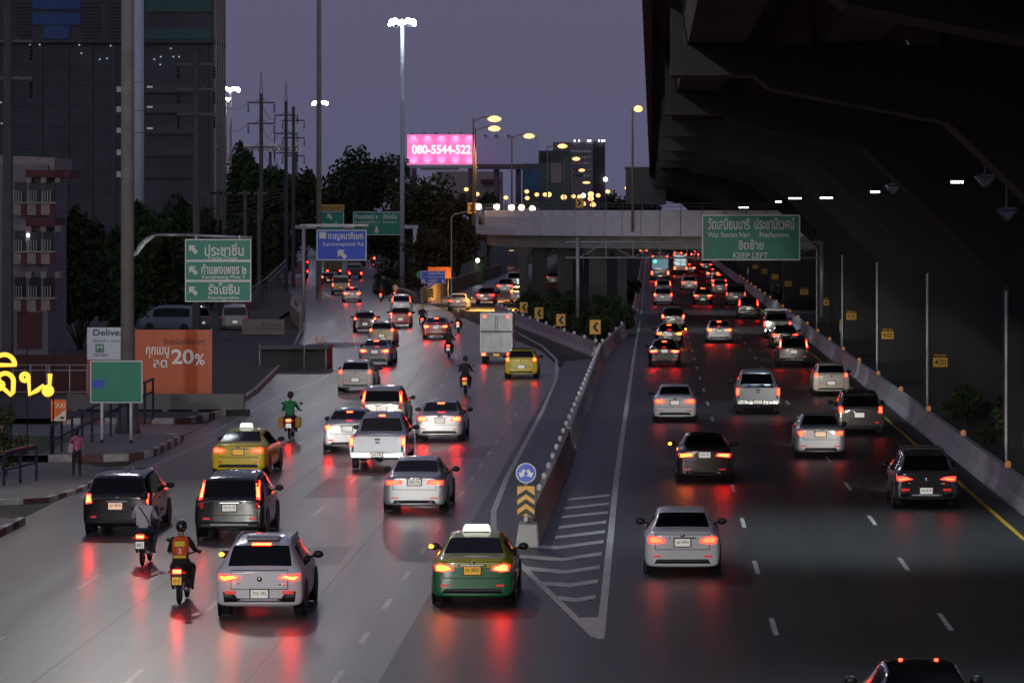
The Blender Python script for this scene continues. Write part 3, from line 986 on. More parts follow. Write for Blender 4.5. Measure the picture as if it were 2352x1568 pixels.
ap.box('door_opening', 40, 96, 716, 800, B_['apt_r'], -.08, .1)
for (x, y) in ((66, 540), (84, 700)):
    ap.box('wall_lamp', x - 2, x + 2, y - 3, y + 3, M['led'], -.3, -.05)

# far side of the city beyond the flyover
bb = Flat('pink_billboard', 'glowing pink billboard with a white telephone number', 'billboard', 1014, 500, 600, 'roadside billboards')
pinkm = mat('pink_panel', (.8, .25, .5), .6, emis=(1.0, .16, .46), es=.92, nz=.0)  # panel and number glow in place of the floodlighting on them
bb.box('panel', 935, 1093, 309, 378, pinkm, 0, .25)
bb.text('080-5544-522', 946, 1082, 333, 354, glow('billboard_white', (1, .93, 1), 1.15), -.05, bold=.03)
bb.box('catwalk', 930, 1098, 381, 386, M['steel'], -.9, .3)
bb.box('skirt_board', 966, 1055, 381, 391, M['white'], -.3, -.1)
for i in range(6):
    MB().box(bb.x(945 + i * 28), bb.x(949 + i * 28), -.8, .1, bb.z(308), bb.z(305)).build('flood_bracket', M['steel_d'], bb.t)
for i in range(5):
    for zz, dz in ((bb.z(312), -1.6), (bb.z(375), 1.6)):
        spot((bb.x(950 + i * 32), -1.1, zz), (bb.x(950 + i * 32), .1, zz + dz * .5), 80, 85, (1, .95, 1), .9, .1, 'billboard_light', bb.t)
for px in (950, 1080):
    bb.post(px, 380, 500, .45, 'steel_d', 1.2)
b2 = Flat('blank_billboard', 'blank grey blue billboard beside the pink one', 'billboard', 1168, 500, 610, 'roadside billboards')
b2.box('panel', 1094, 1237, 314, 376, mat('blank_panel', (.58, .76, .95), .6, nz=.06, ns=.1), 0, .3)
b2.box('frame', 1090, 1241, 377, 389, M['steel_d'], -.1, .3)
for px in (1140, 1190):
    b2.post(px, 388, 500, .5, 'steel_d', 1.2)
for px in (1112, 1137, 1165):
    MB().box(b2.x(px), b2.x(px + 6), -.5, .1, b2.z(314), b2.z(310)).build('flood_bracket', M['steel_d'], b2.t)
ft = Flat('far_tower', 'brownish tower block with bluish roof lights beyond the flyover', 'building', 1330, 480, 900)
ft.box('wall', 1270, 1362, 327, 490, B_['far'], 0, 15)
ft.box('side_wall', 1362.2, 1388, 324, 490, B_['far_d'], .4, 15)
for i in range(8):
    for j in range(5):
        ft.box('window', 1310 + i * 6.2, 1313 + i * 6.2, 345 + j * 14, 350 + j * 14, B_['win'] if (i * j) % 5 else B_['win_lit2'], -.12, .02)
for i, px in enumerate((1320, 1330, 1351, 1356, 1376, 1383, 1388)):
    ft.box('roof_lamp', px - 1.3, px + 1.3, 322, 325, M['led'], -.3, .0)
mu = Flat('mural_building', 'low building with a faded green and blue mural wall', 'building', 1275, 480, 760)
mu.box('wall', 1200, 1309, 346, 490, B_['mural'], 0, 12)
mu.box('mural_patch', 1202, 1240, 384, 440, B_['mural_b'], -.1, .02)
mu.box('mural_patch', 1242, 1262, 352, 372, B_['far_d'], -.1, .02)
mu.box('mural_patch', 1265, 1290, 375, 420, B_['apt_p'], -.1, .02)
lowb = Flat('white_shed', 'long pale low building below the billboards', 'building', 1060, 490, 640)
lowb.box('wall', 1000, 1150, 394, 490, B_['apt_p'], 0, 10)
lowb.box('awning', 1105, 1150, 412, 420, B_['apt_r'], -2, .2)
sgn = Flat('roof_sign', 'white roof sign with dark letters above far trees left of the mast', 'sign', 620, 360, 700)
sgn.box('board', 548, 690, 331, 349, M['sign_w'], 0, .3)
sgn.text('โรงพยาบาลวิภาวดี', 552, 686, 333, 347, 'ink', -.05)
for px in (560, 620, 680):
    sgn.post(px, 349, 360 + 190, .3, 'steel_d', .5)
dk = Flat('dark_ramp_block', 'dark concrete ramp end left of the viaduct above the flyover', 'ramp', 1475, 500, 500)
dk.box('wall', 1437, 1530, 386, 470, M['concrete_d'], 0, 14)
dk.box('coping', 1434, 1533, 383, 386, M['concrete'], -.2, 14.2)


# ------------------------------------------------------------------ trees and bushes
def leafm(name, c, v=.5):
    m = mat(name, c, .75, nz=v, ns=.9, spec=.2)
    return m


LEAF = [leafm('leaf_dark', (.036, .056, .023)), leafm('leaf_mid', (.045, .085, .025)), leafm('leaf_olive', (.065, .070, .028)), leafm('leaf_bright', (.075, .135, .030)), leafm('leaf_brown', (.075, .055, .028))]


def crown_mesh(name, rx, ry, rz, n, leaf, m, seed, clumps=26, extra=None):
    r = np.random.default_rng(seed)
    c = r.normal(size=(clumps, 3))
    c /= np.linalg.norm(c, axis=1)[:, None]
    c *= (r.random((clumps, 1)) ** .45) * .80
    c[:, 2] = np.where(c[:, 2] < -.55, -.4, c[:, 2])
    rad = r.uniform(.20, .40, clumps)
    idx = r.integers(0, clumps, n)
    d = r.normal(size=(n, 3))
    d /= np.linalg.norm(d, axis=1)[:, None]
    p = c[idx] + d * (rad[idx] * (r.random(n) ** .4))[:, None]
    p *= np.array([rx, ry, rz])
    a = r.normal(size=(n, 3))
    a /= np.linalg.norm(a, axis=1)[:, None]
    b = np.cross(a, r.normal(size=(n, 3)))
    b /= np.linalg.norm(b, axis=1)[:, None]
    s = leaf * r.uniform(.6, 1.3, (n, 1))
    v = np.stack([p - a * s, p + b * s * .45, p + a * s, p - b * s * .45], 1).reshape(-1, 3)
    f = np.arange(4 * n).reshape(n, 4)
    me = bpy.data.meshes.new(name)
    me.from_pydata(v.tolist(), [], f.tolist())
    me.materials.append(m)
    if extra:
        me.materials.append(extra)
        me.polygons.foreach_set('material_index', (r.random(n) < .06).astype(int).tolist())
    me.update()
    return me


SEED = [100]


def tree(px, top, wpx, Y, lab, li, n=3200, leaf=.34, trunk_h=None, group='trees behind the road', base=None):
    SEED[0] += 1
    k = Y / F
    x = (px - VX) * k
    ht = H - (top - VY) * k
    rx = wpx * k / 2
    th = trunk_h if trunk_h is not None else ht * .30
    rz = (ht - th) / 2
    t = thing('tree', lab, 'tree', (x, Y, 0), random.uniform(0, 6), group)
    tr = MB().cyl((0, 0, -.1), (.1, 0, th * .6), .30, .22, 9).cyl((.1, 0, th * .6), (0, .1, th + rz * .7), .22, .10, 8)
    for q_ in range(6):
        a = q_ * 1.05 + .4
        tr.cyl((.05, .02, th * (.7 + .08 * q_)), (rx * .6 * math.cos(a), rx * .6 * math.sin(a), th + rz * (.5 + .15 * q_)), .09, .03, 6)
    tr.build('trunk', M['wood'], t, True)
    link('crown', crown_mesh('crown', rx, rx, rz, n, leaf, LEAF[li], SEED[0]), t, (0, 0, th + rz))
    return t


tree(185, 470, 200, 212, 'dark leafy tree beside the small apartment block', 0, 6500, .30, .2)
tree(300, 432, 190, 226, 'dark tree behind the nearest mast', 0, 6500, .32, .2)
tree(400, 455, 170, 262, 'dark tree behind the three row green sign', 0, 5000, .34, .2)
tree(480, 470, 160, 300, 'dark tree behind the short utility poles', 0, 4600, .36, .2)
tree(566, 482, 150, 320, 'dark bushy tree left of the portal gantry post', 0, 4600, .36, .2)
tree(640, 500, 130, 420, 'dark low tree behind the portal gantry', 0, 3000, .42, .8)
tree(552, 348, 110, 430, 'bright green tree right of the dark tower', 1, 3000, .42)
tree(628, 372, 150, 470, 'green tree below the white roof sign', 1, 3600, .44)
tree(700, 392, 120, 440, 'olive tree just left of the dark mast', 2, 3000, .42)
tree(556, 300, 90, 640, 'dark distant treetop beside the far floodlight mast', 0, 1800, .6)
tree(835, 318, 215, 560, 'big round dark green tree between the two tall masts', 0, 5200, .50)
tree(778, 380, 120, 520, 'dark tree right of the dark mast', 0, 2800, .46)
tree(918, 352, 90, 540, 'thin tree in front of the white lit mast', 2, 900, .40)
tree(975, 382, 210, 440, 'large dark brownish tree below the pink billboard', 2, 5200, .42, 2.0)
tree(1050, 430, 120, 400, 'brownish tree left of the flyover end', 4, 3400, .36, 1.4)
tree(900, 470, 150, 480, 'dark tree behind the wide green gantry sign', 0, 3200, .42, 1.0)
tree(1000, 520, 160, 385, 'dark undergrowth tree on the planted island', 4, 3000, .34, .8)
tree(1120, 440, 90, 520, 'dark slender tree behind the flyover end', 0, 2200, .42)
tree(1290, 436, 150, 980, 'dark far tree under the mural wall', 0, 1600, .8)
tree(1400, 430, 150, 1000, 'dark far tree right of the grey tower', 0, 1600, .8)
tree(1470, 438, 110, 950, 'dark far tree left of the viaduct end', 0, 1200, .8)
for j, (px, Y, c) in enumerate(((790, 640, 'behind the blue road sign'), (860, 640, 'below the wide green gantry sign'), (930, 560, 'behind the right gantry post'), (730, 700, 'behind the tall dark mast base'))):
    tree(px, 500, 130, Y, 'dark hedge tree ' + c, 0, 2200, .5, .5)


def bush(x, y, rx, rz, lab, li, n=900, leaf=.14, extra=None, group='roadside bushes', ry=None, z=0):
    SEED[0] += 1
    t = thing('bush', lab, 'bush', (x, y, z), random.uniform(0, 6) if ry is None else 0, group)
    link('foliage', crown_mesh('foliage', rx, ry or rx, rz, n, leaf, LEAF[li], SEED[0], 16, extra), t, (0, 0, rz * .85))
    MB().cyl((0, 0, -.05), (.05, 0, rz), .05, .03, 6).cyl((0, 0, .1), (rx * .5, .1, rz * 1.2), .03, .015, 5).cyl((0, 0, .1), (-rx * .5, -.1, rz * 1.2), .03, .015, 5).build('stem', M['wood'], t)
    return t


for j, (px, py, w, Y, c) in enumerate(((1420, 760, 70, 246, 'beside the right gore barrier'), (1330, 740, 90, 232, 'behind the third left chevron sign'), (1260, 722, 90, 250, 'behind the second left chevron sign'),
                                       (1215, 690, 70, 285, 'at the foot of the left flyover pier'), (1400, 690, 90, 275, 'at the foot of the right flyover pier'), (1300, 690, 110, 283, 'between the flyover piers'),
                                       (1450, 690, 40, 330, 'squeezed between pier and right gore barrier'), (1372, 775, 60, 224, 'behind the largest chevron sign'))):
    g0 = P(px, py, Y)
    bush(g0.x, Y, w * Y / F / 2 * 1.25, 1.35, 'dark green shrub in the gore ' + c, 0, 2000, .18)
for (x, y, rx, rz, li, c) in ((13.2, 121, 1.3, 1.5, 1, 'beside the nearest viaduct column'), (13.0, 128, 1.2, 1.1, 0, 'behind the nearest striped barrier segment'), (13.4, 155, 1.4, 1.5, 1, 'below the nearest pier number sign'), (12.6, 140, 1.0, .9, 0, 'between the two nearest columns'),
                              (13.2, 187, 1.4, 1.5, 1, 'below the second pier number sign'), (13.2, 220, 1.4, 1.3, 1, 'below the third pier number sign'), (12.8, 330, 1.5, 1.1, 0, 'far along the barrier by the grey van'), (12.8, 380, 1.5, 1.1, 0, 'farthest along the roadside barrier')):
    bush(x, y, rx, rz, 'leafy bush under the viaduct ' + c, li, 1100, .15)
flower = mat('yellow_flowers', (.60, .36, .03), .7)
bush(-20.75, 112, .75, 1.45, 'spindly bush with yellow flowers at the left edge', 2, 700, .09, flower, None)
bush(-20.6, 104.5, .9, .55, 'low dark shrub in front of the short blue railing', 0, 900, .08, None, None)
bush(-21.6, 108, .8, .5, 'low dark shrub at the left edge below the yellow flowers', 0, 800, .08, None, None)
bush(-27, 355, 2.2, 1.3, 'dark shrub on the planted island near its tip', 0, 1200, .2, None, None)
bush(-25.2, 370, 2.0, 1.6, 'dark shrub on the island behind the small blue sign', 4, 1200, .2, None, None)
bush(-31, 420, 3.0, 1.8, 'wide dark shrub on the island farther back', 0, 1400, .24, None, None)


# ------------------------------------------------------------------ road signs
def framed(f, x0, x1, y0, y1, m, name='panel', d=.05, edge=2.2):
    f.box('border', x0, x1, y0, y1, 'sign_w', 0, d)
    return f.box(name, x0 + edge, x1 - edge, y0 + edge, y1 - edge, m, -.006, -.001)


ST = Flat('direction_sign', 'green three row direction sign on a curved arm from the nearest mast', 'road sign', 500, 1000, 131.6)
for i, (y0, y1) in enumerate(((549, 599), (599, 645), (645, 693))):
    framed(ST, 425, 577, y0, y1, 'green', edge=2.6)
    ST.arrow(443, (y0 + y1) / 2 - 2, 23, R(45), 'sign_w', -.007)
ST.text('ประชาชื่น', 470, 560, 558, 588, 'sign_w', -.007, bold=.02)
ST.text('Pracha Chuen', 478, 545, 588, 597, 'sign_w', -.007)
ST.text('กำแพงเพชร ๒', 462, 566, 605, 630, 'sign_w', -.007, bold=.02)
ST.text('Kamphaeng Phet 2', 464, 563, 632, 642, 'sign_w', -.007)
ST.text('รัชโยธิน', 478, 550, 649, 676, 'sign_w', -.007, bold=.02)
ST.text('Ratchayothin', 478, 549, 680, 689, 'sign_w', -.007)
MB().tube([Vector((ST.x(a), .14, ST.z(b))) for a, b in ((305, 590), (312, 578), (322, 560), (338, 546), (360, 540), (420, 540), (578, 546))], .055, 8).build('arm', M['steel'], ST.t, True)
MB().prism([(ST.x(a), ST.z(b)) for a, b in ((306, 590), (314, 572), (330, 552), (345, 545), (352, 545), (334, 560), (316, 584))], 'y', .10, .18).build('arm_gusset', M['steel'], ST.t)
for px in (450, 550):
    ST.box('hanger', px - 1.5, px + 1.5, 541, 552, 'steel', .06, .12)

bl = Flat('blue_sign', 'blue expressway sign with a white arrow hung from a grey cantilever post', 'road sign', 785, 766, 246)
framed(bl, 727, 842, 528, 598, 'blue', edge=2.2)
framed(bl, 733.5, 749, 533, 548, 'blue', 'emblem', -.009, 1)
bl.text('ก', 737, 746, 535, 546, 'sign_w', -.010, 'emblem_mark')
bl.text('กาญจนาภิเษก', 754, 834, 534, 553, 'sign_w', -.007, bold=.02)
bl.text('Kanchanaphisek Rd.', 742, 836, 556, 567, 'sign_w', -.007, bold=.01)
bl.arrow(785, 583, 24, R(45), 'sign_w', -.007)
bl.post(697, 516, 766, .13, 'steel')
bl.box('arm', 690, 845, 515, 520, 'steel', .12, .3)

gg = Flat('overhead_gantry', 'white portal gantry carrying two green signs over the left branch', 'gantry', 800, 650, 420)
gg.post(665, 517, 662, .22, 'white', .4)
gg.post(953, 521, 645, .26, 'white', .4)
gg.box('beam', 660, 960, 517, 525, 'white', .25, .55)
framed(gg, 733, 790, 485, 530, 'green', edge=1.6)
gg.arrow(757, 497, 14, R(45), 'sign_w', -.007)
gg.text('ประชาชื่น', 736, 785, 508, 523, 'sign_w', -.007, bold=.02)
gg.box('yellow_panel', 733, 791, 470, 483, mat('warning_yellow', (.75, .46, .08), .5, nz=.1), 0, .05)
gg.text('สะพานลอย', 738, 787, 473, 481, 'ink', -.007)
framed(gg, 811, 920, 486, 540, 'green', edge=1.8)
gg.text('กำแพงเพชร ๒', 815, 868, 491, 503, 'sign_w', -.007, bold=.02)
gg.text('รัชโยธิน', 880, 912, 490, 503, 'sign_w', -.007, bold=.02)
gg.text('Kamphaeng Phet 2', 815, 872, 507, 514, 'sign_w', -.007)
gg.text('Ratchayothin', 880, 912, 507, 514, 'sign_w', -.007)
gg.arrow(865, 528, 15, R(180), 'sign_w', -.007)

gs = Flat('keep_left_sign', 'large green keep left sign hung on the truss over the right carriageway', 'road sign', 1725, 720, 230)
framed(gs, 1612, 1838, 493, 598, 'green', edge=3)
gs.box('patch', 1616, 1634, 497, 594, mat('sign_green_pale', (.03, .26, .17), .42, nz=.14), -.008, -.0065)
gs.text('วัดเสมียนนารี', 1626, 1722, 500, 527, 'sign_w', -.010, bold=.015)
gs.text('ประชานิเวศน์', 1733, 1825, 500, 527, 'sign_w', -.010, bold=.015)
gs.text('Wat Samian Nari', 1626, 1722, 533, 545, 'sign_w', -.010)
gs.text('Prachaniwet', 1745, 1813, 533, 545, 'sign_w', -.010)
gs.text('ชิดซ้าย', 1696, 1754, 549, 573, 'sign_w', -.010, bold=.015)
gs.text('KEEP LEFT', 1684, 1764, 580, 593, 'sign_w', -.010, bold=.015)
tg = Flat('truss_gantry', 'grey steel truss gantry spanning the right carriageway behind the green sign', 'gantry', 1600, 720, 231)
tg.post(1327, 545, 728, .13, 'steel')
tg.post(1887, 552, 728, .13, 'steel')
for yy in (556, 592):
    MB().cyl((tg.x(1300), .15, tg.z(yy)), (tg.x(1890), .15, tg.z(yy)), .055, .055, 8).build('chord', M['steel'], tg.t)
for i in range(9):
    a = 1330 + i * 62
    MB().cyl((tg.x(a), .15, tg.z(592)), (tg.x(a + 62), .15, tg.z(556)), .03, .03, 6).build('diagonal', M['steel'], tg.t) if i % 2 == 0 else \
        MB().cyl((tg.x(a), .15, tg.z(556)), (tg.x(a + 62), .15, tg.z(592)), .03, .03, 6).build('diagonal', M['steel'], tg.t)
    MB().cyl((tg.x(a), .15, tg.z(592)), (tg.x(a), .15, tg.z(556)), .03, .03, 6).build('vertical', M['steel'], tg.t)


def chevron(px, py, s, Y, lab, left=True, post=True):
    f = Flat('chevron_sign', lab, 'road sign', px, py + s * 2.2, Y, 'yellow chevron signs')
    f.box('plate', px - s * .42, px + s * .42, py - s * .55, py + s * .55, 'sign_y', 0, .04, bevel=.01)
    q_ = -1 if left else 1
    pts = [(.20, 0), (-.05, .36), (-.30, .36), (-.05, 0), (-.30, -.36), (-.05, -.36)]
    poly = [(f.x(px + q_ * a * s), f.z(py + b * s)) for a, b in pts]
    MB().prism(poly if left else poly[::-1], 'y', -.008, -.002).build('chevron', M['ink'], f.t)
    if post:
        f.post(px, py + s * .5, py + s * 1.7, .035, 'steel', .08, 6)
    return f


chevron(1203, 706, 22, 262, 'leftmost yellow left pointing chevron sign in the gore')
chevron(1238, 719, 24, 247, 'second yellow left pointing chevron sign in the gore')
chevron(1288, 735, 25, 230, 'third yellow left pointing chevron sign in the gore')
chevron(1367, 751, 30, 217, 'rightmost and largest left pointing chevron sign in the gore')
chevron(1084, 478, 23, 304, 'yellow right pointing chevron sign at the flyover end', False, False)
chevron(1331, 466, 20, 281.6, 'dim right pointing chevron sign on the flyover railing', False, False)


def nose_sign(px, base, Y, u, lab):
    f = Flat('keep_either_side_sign', lab, 'road sign', px, base, Y, 'blue roundels over hazard boards')
    f.post(px, base - 170 * u, base, .05, 'steel', .1)
    cy = base - 152 * u
    MB().cyl((0, .03, f.z(cy)), (0, 0, f.z(cy)), 23.5 * u * f.k, 23.5 * u * f.k, 28).build('roundel_rim', M['sign_w'], f.t)
    MB().cyl((0, -.001, f.z(cy)), (0, -.006, f.z(cy)), 21 * u * f.k, 21 * u * f.k, 28).build('roundel', M['blue'], f.t)
    for s in (-1, 1):
        f.arrow(px + s * 8.5 * u, cy + 1 * u, 18 * u, R(180 - s * -28), 'sign_w', -.008)
    y0, y1 = base - 122 * u, base - 54 * u
    f.box('hazard_board', px - 20 * u, px + 20 * u, y0, y1, 'sign_y', 0, .04)
    for j in range(3):
        yy = y0 + (7 + j * 22) * u
        poly = [(f.x(px + a * u), f.z(yy + b * u)) for a, b in ((0, 0), (20, 14), (20, 25), (0, 11), (-20, 25), (-20, 14))]
        MB().prism(poly[::-1], 'y', -.008, -.002).build('hazard_chevron', M['ink'], f.t)
    MB().ball((0, 0, f.z(base - 46 * u)), 6 * u * f.k, .05, 7 * u * f.k, 8, 6).build('reflector', M['white'], f.t, True)
    return f


nose_sign(1208, 1238, 89.0, 1.0, 'blue roundel with two arrows over a hazard board at the gore nose')
nose_sign(989, 699, 325, .31, 'distant small blue roundel and hazard board at the island tip')
bs = Flat('small_blue_sign', 'small blue direction sign on the planted island tip', 'road sign', 995, 690, 332)
framed(bs, 967, 1023, 622, 651, 'blue', edge=1.2)
bs.text('กาญจนาภิเษก', 985, 1019, 625, 632, 'sign_w', -.007)
bs.text('Kanchanaphisek', 985, 1020, 634, 639, 'sign_w', -.007)
bs.text('ขาออก', 989, 1005, 641, 647, 'sign_w', -.007)
bs.arrow(973, 645, 8, R(40), 'sign_w', -.007)
bs.arrow(1017, 645, 8, R(40), 'sign_w', -.007)
MB().cyl((bs.x(965), .06, bs.z(631)), (bs.x(965), .02, bs.z(631)), .38, .38, 18).build('green_disc', M['green'], bs.t)
for px in (975, 1014):
    bs.post(px, 650, 697, .05)
og = Flat('orange_sign', 'orange works sign behind the small blue sign', 'road sign', 1010, 685, 345)
og.box('board', 983, 1036, 613, 639, 'sign_o', 0, .05)
og.text('- - - - -', 996, 1024, 620, 624, 'ink', -.01)
og.post(1029, 639, 685, .05)
for (px, py, lab, w) in ((1184, 623, 'orange arrow sign beside the flyover pier', 9), (1173, 617, 'striped orange sign just behind the arrow sign', 8)):
    oo = Flat('works_sign', lab, 'road sign', px, 660, 415 if w == 9 else 425, 'small orange works signs')
    oo.box('board', px - w, px + w, py - 6, py + 6, 'sign_o', 0, .05)
    if w == 9:
        oo.arrow(px, py, 10, R(-90), 'ink', -.01)
    else:
        oo.box('stripe', px - 8, px + 8, py - 3, py + 1, 'sign_w', -.01, -.001)
    oo.post(px, py + 6, 660, .04)
ws = Flat('far_blue_board', 'small blue and white board beneath the wide green gantry sign', 'road sign', 893, 620, 560)
ws.box('board', 874, 912, 547, 577, 'sign_w', 0, .1)
ws.box('blue_field', 876, 910, 563, 575, 'blue', -.02, -.005)
ws.post(884, 577, 612, .09)
lp = Flat('bare_lamp_pole', 'thin unlit pole with a bent arm left of the flyover end', 'pole', 1037, 690, 320)
MB().tube([(0, 0, 0), (0, 0, lp.z(500)), (.25, 0, lp.z(492)), (lp.x(1084), 0, lp.z(484))], .06, 6).build('shaft', M['steel'], lp.t)
hut = Flat('guard_hut', 'small green lit hut beside the slip road', 'hut', 1095, 650, 425)
hut.box('wall', 1078, 1112, 590, 650, mat('hut_green', (.16, .22, .08), .7, nz=.2), 0, 2)
hut.box('door', 1090, 1104, 605, 648, mat('hut_door', (.30, .34, .16), .6), -.05, .02)
for px in (1079, 1086, 1106, 1111):
    hut.box('grille_bar', px - .7, px + .7, 592, 650, 'steel_d', -.15, -.08)
hut.box('roof', 1074, 1116, 584, 590, 'steel_d', -.5, 2.3)


# ------------------------------------------------------------------ left roadside: banner, boards, railings
bn = Flat('restaurant_banner', 'white and orange vinyl banner promising 20 percent off on the left fence', 'banner', 344, 960, 150)
bn.box('white_panel', 200, 306, 752, 826, mat('vinyl_white', (.62, .66, .72), .35, nz=.1, ns=2), 0, .04)
bn.box('red_panel', 200, 310, 827, 905, mat('vinyl_red', (.45, .05, .06), .3, nz=.4, ns=3), 0, .04)
bn.box('orange_panel', 310.5, 487, 757, 905, mat('vinyl_orange', (.55, .10, .025), .35, nz=.15, ns=2), 0, .04)
bn.text('Delivery', 214, 296, 756, 775, mat('navy_ink', (.01, .015, .05), .5, nz=0), -.01)
bn.text('เรียกใน App ได้', 214, 290, 778, 787, mat('grey_ink', (.1, .11, .14), .5, nz=0), -.01, bold=0)
bn.box('app_icon', 219, 239, 790, 809, mat('app_green', (.01, .25, .10), .4, nz=0), -.012, -.002, bevel=.03)
bn.text('M', 223, 235, 793, 805, 'sign_w', -.014)
bn.text('LINE MAN', 213, 246, 812, 818, 'ink', -.01, bold=0)
brown = mat('brown_ink', (.08, .015, .005), .5, nz=0)
bn.text('อิ่มอร่อยได้ง่ายๆ', 376, 470, 776, 794, brown, -.01)
bn.text('ทุกเมนู', 336, 388, 796, 822, 'sign_w', -.01)
bn.text('ลด', 352, 384, 826, 844, 'sign_w', -.01)
bn.text('20', 394, 445, 802, 836, 'sign_w', -.01, bold=.02)
bn.text('%', 447, 470, 812, 838, 'sign_w', -.01)
for px in (203, 310, 485):
    bn.post(px, 752, 950, .04, 'steel_d', .1)
cw = Flat('canal_wall', 'low concrete canal wall with dark arched openings under the banner', 'wall', 330, 972, 146)
cw.box('wall', 150, 560, 905, 940, 'concrete_d', 0, .4)
cw.box('ledge', 150, 560, 972, 984, 'concrete', -.6, .5)
for i, px in enumerate((165, 235, 305, 372, 440, 505)):
    cw.box('pillar', px, px + 14, 940, 975, 'concrete_d', 0, .4)
    cw.box('opening', px + 14.5, px + 68, 941, 971, B_['win'], .25, .3)
fc = Flat('wire_fence', 'grey tube framed wire fence behind the glowing yellow letters', 'fence', 110, 950, 155)
for px in (30, 70, 107, 113, 160, 200):
    fc.post(px, 838, 950, .03, 'steel', 0, 6)
for yy in (838, 850, 900):
    MB().cyl((fc.x(30), 0, fc.z(yy)), (fc.x(205), 0, fc.z(yy)), .022, .022, 6).build('rail', M['steel'], fc.t)
rw2 = Flat('red_wall', 'dark red wall strip behind the wire fence', 'wall', 110, 950, 160)
rw2.box('wall', -80, 200, 815, 950, mat('red_wall', (.06, .018, .016), .8), 0, .3)

sg = Flat('pavement_sign', 'green sign on two white and black posts beside the nearest mast', 'road sign', 267, 1032, 126)
framed(sg, 207, 327, 828, 925, 'green', edge=2.4)
sg.box('blue_field', 212, 240, 872, 890, 'blue', -.012, -.007)
for px in (233, 300):
    sg.post(px, 925, 1010, .055, 'white', .1)
    sg.post(px, 1010, 1032, .056, 'ink', .1)
tx = Flat('taxi_board', 'orange and white board reading taxi with a left arrow', 'sign', 134, 1050, 121)
tx.box('board', 117, 152, 917, 967, 'sign_o', 0, .04)
MB().prism([(tx.x(118), tx.z(966)), (tx.x(151), tx.z(966)), (tx.x(151), tx.z(940))], 'y', -.004, -.001).build('white_corner', M['sign_w'], tx.t)
tx.text('TAXI', 119, 150, 925, 937, 'sign_w', -.006)
tx.arrow(143, 959, 9, R(90), 'ink', -.008)
tx.post(119, 905, 1050, .03, 'ink', .06)
tx.post(151, 905, 970, .02, 'ink', .06)
ne = Flat('neon_letters', 'glowing yellow tube letters on thin poles at the left edge', 'neon sign', 60, 1045, 120)
def arc(cx, cy, r, a0, a1, n=12, ry=None):
    return [(cx + r * math.cos(R(a0 + (a1 - a0) * i / n)), cy - (ry or r) * math.sin(R(a0 + (a1 - a0) * i / n))) for i in range(n + 1)]


for pts in (arc(57, 866, 8, -30, 330) + [(66, 870), (68, 905)] + [(84, 897), (98, 886)] + arc(110, 897, 9, 150, -210) + [(113, 900), (115, 858)],
            arc(-2, 884, 9, 60, 420) + [(4, 888), (24, 906), (30, 900), (31, 876)] + arc(12, 876, 19, 0, 150),
            arc(10, 838, 24, 175, 5, ry=24) + [(34, 838), (-14, 838)]):
    c_ = bpy.data.curves.new('letter_path', 'CURVE')
    c_.dimensions = '3D'
    sp_ = c_.splines.new('POLY')
    sp_.points.add(len(pts) - 1)
    for q_, (a, b) in zip(sp_.points, pts):
        q_.co = (ne.x(a), 0, ne.z(b), 1)
    c_.bevel_depth = .082
    c_.bevel_resolution = 3
    c_.use_fill_caps = True
    tmp = link('letter_path', c_)
    me = bpy.data.meshes.new_from_object(tmp.evaluated_get(bpy.context.evaluated_depsgraph_get()))
    bpy.data.objects.remove(tmp)
    me.materials.clear()
    me.materials.append(M['neon'])
    link('glowing_letter', me, ne.t)
for px in (25, 62, 122):
    ne.post(px, 800, 1045, .025, 'ink', .05, 6)


def railing(name, lab, pts, h, step, m, base=None):
    t = thing(name, lab, 'railing', pts[0], 0, 'blue painted railings')
    q_ = [Vector(p) - Vector(pts[0]) for p in pts]
    for a, b in zip(q_[:-1], q_[1:]):
        n = max(1, int((b - a).length / step))
        for i in range(n + 1):
            p = a.lerp(b, i / n)
            MB().cyl((p.x, p.y, p.z - .6), (p.x, p.y, p.z + h), .045, .045, 8).build('baluster', m, t)
        for hh in (h, h * .5):
            MB().cyl(a + Vector((0, 0, hh)), b + Vector((0, 0, hh)), .045, .045, 8).build('rail', m, t)
    return t


navy = mat('railing_blue', (.025, .035, .09), .5, nz=.2)
railing('railing', 'blue railing sloping up behind the walking person', [(-20.6, 119.5, .2), (-20.2, 128, .55), (-19.6, 137, 1.0)], 1.0, 1.5, navy)
rl = railing('railing', 'short blue railing with a red top rail at the lower left', [(-20.0, 107.6, .1), (-19.35, 109.6, .2)], .95, .8, navy)
MB().cyl((0, 0, 1.02), (.65, 2.0, 1.12), .05, .05, 8).build('red_cap_rail', mat('rail_red', (.20, .05, .06), .5), rl)
railing('ramp_railing', 'dark railing climbing beside the car park behind the vans', [(-31.5, 262, 1.0), (-31.5, 285, 2.2), (-32.5, 310, 3.4)], 1.0, 1.6, M['steel_d'])
bx = Flat('beige_board', 'beige concrete name board beside the parked white van', 'board', 618, 770, 238)
bx.box('board', 556, 653, 733, 768, mat('beige', (.30, .27, .22), .8, nz=.2), 0, .25)
bx.text('ห้ามจอดรถ', 600, 645, 740, 748, 'concrete_d', -.01)
bx.text('กรุณาเลี้ยวกลับ', 588, 646, 751, 759, 'concrete_d', -.01)
rs = Flat('red_board', 'small red board above the parked white van', 'sign', 552, 720, 270)
rs.box('board', 535, 570, 695, 710, mat('board_red', (.40, .03, .06), .5), 0, .06)
rs.post(552, 710, 770, .05)
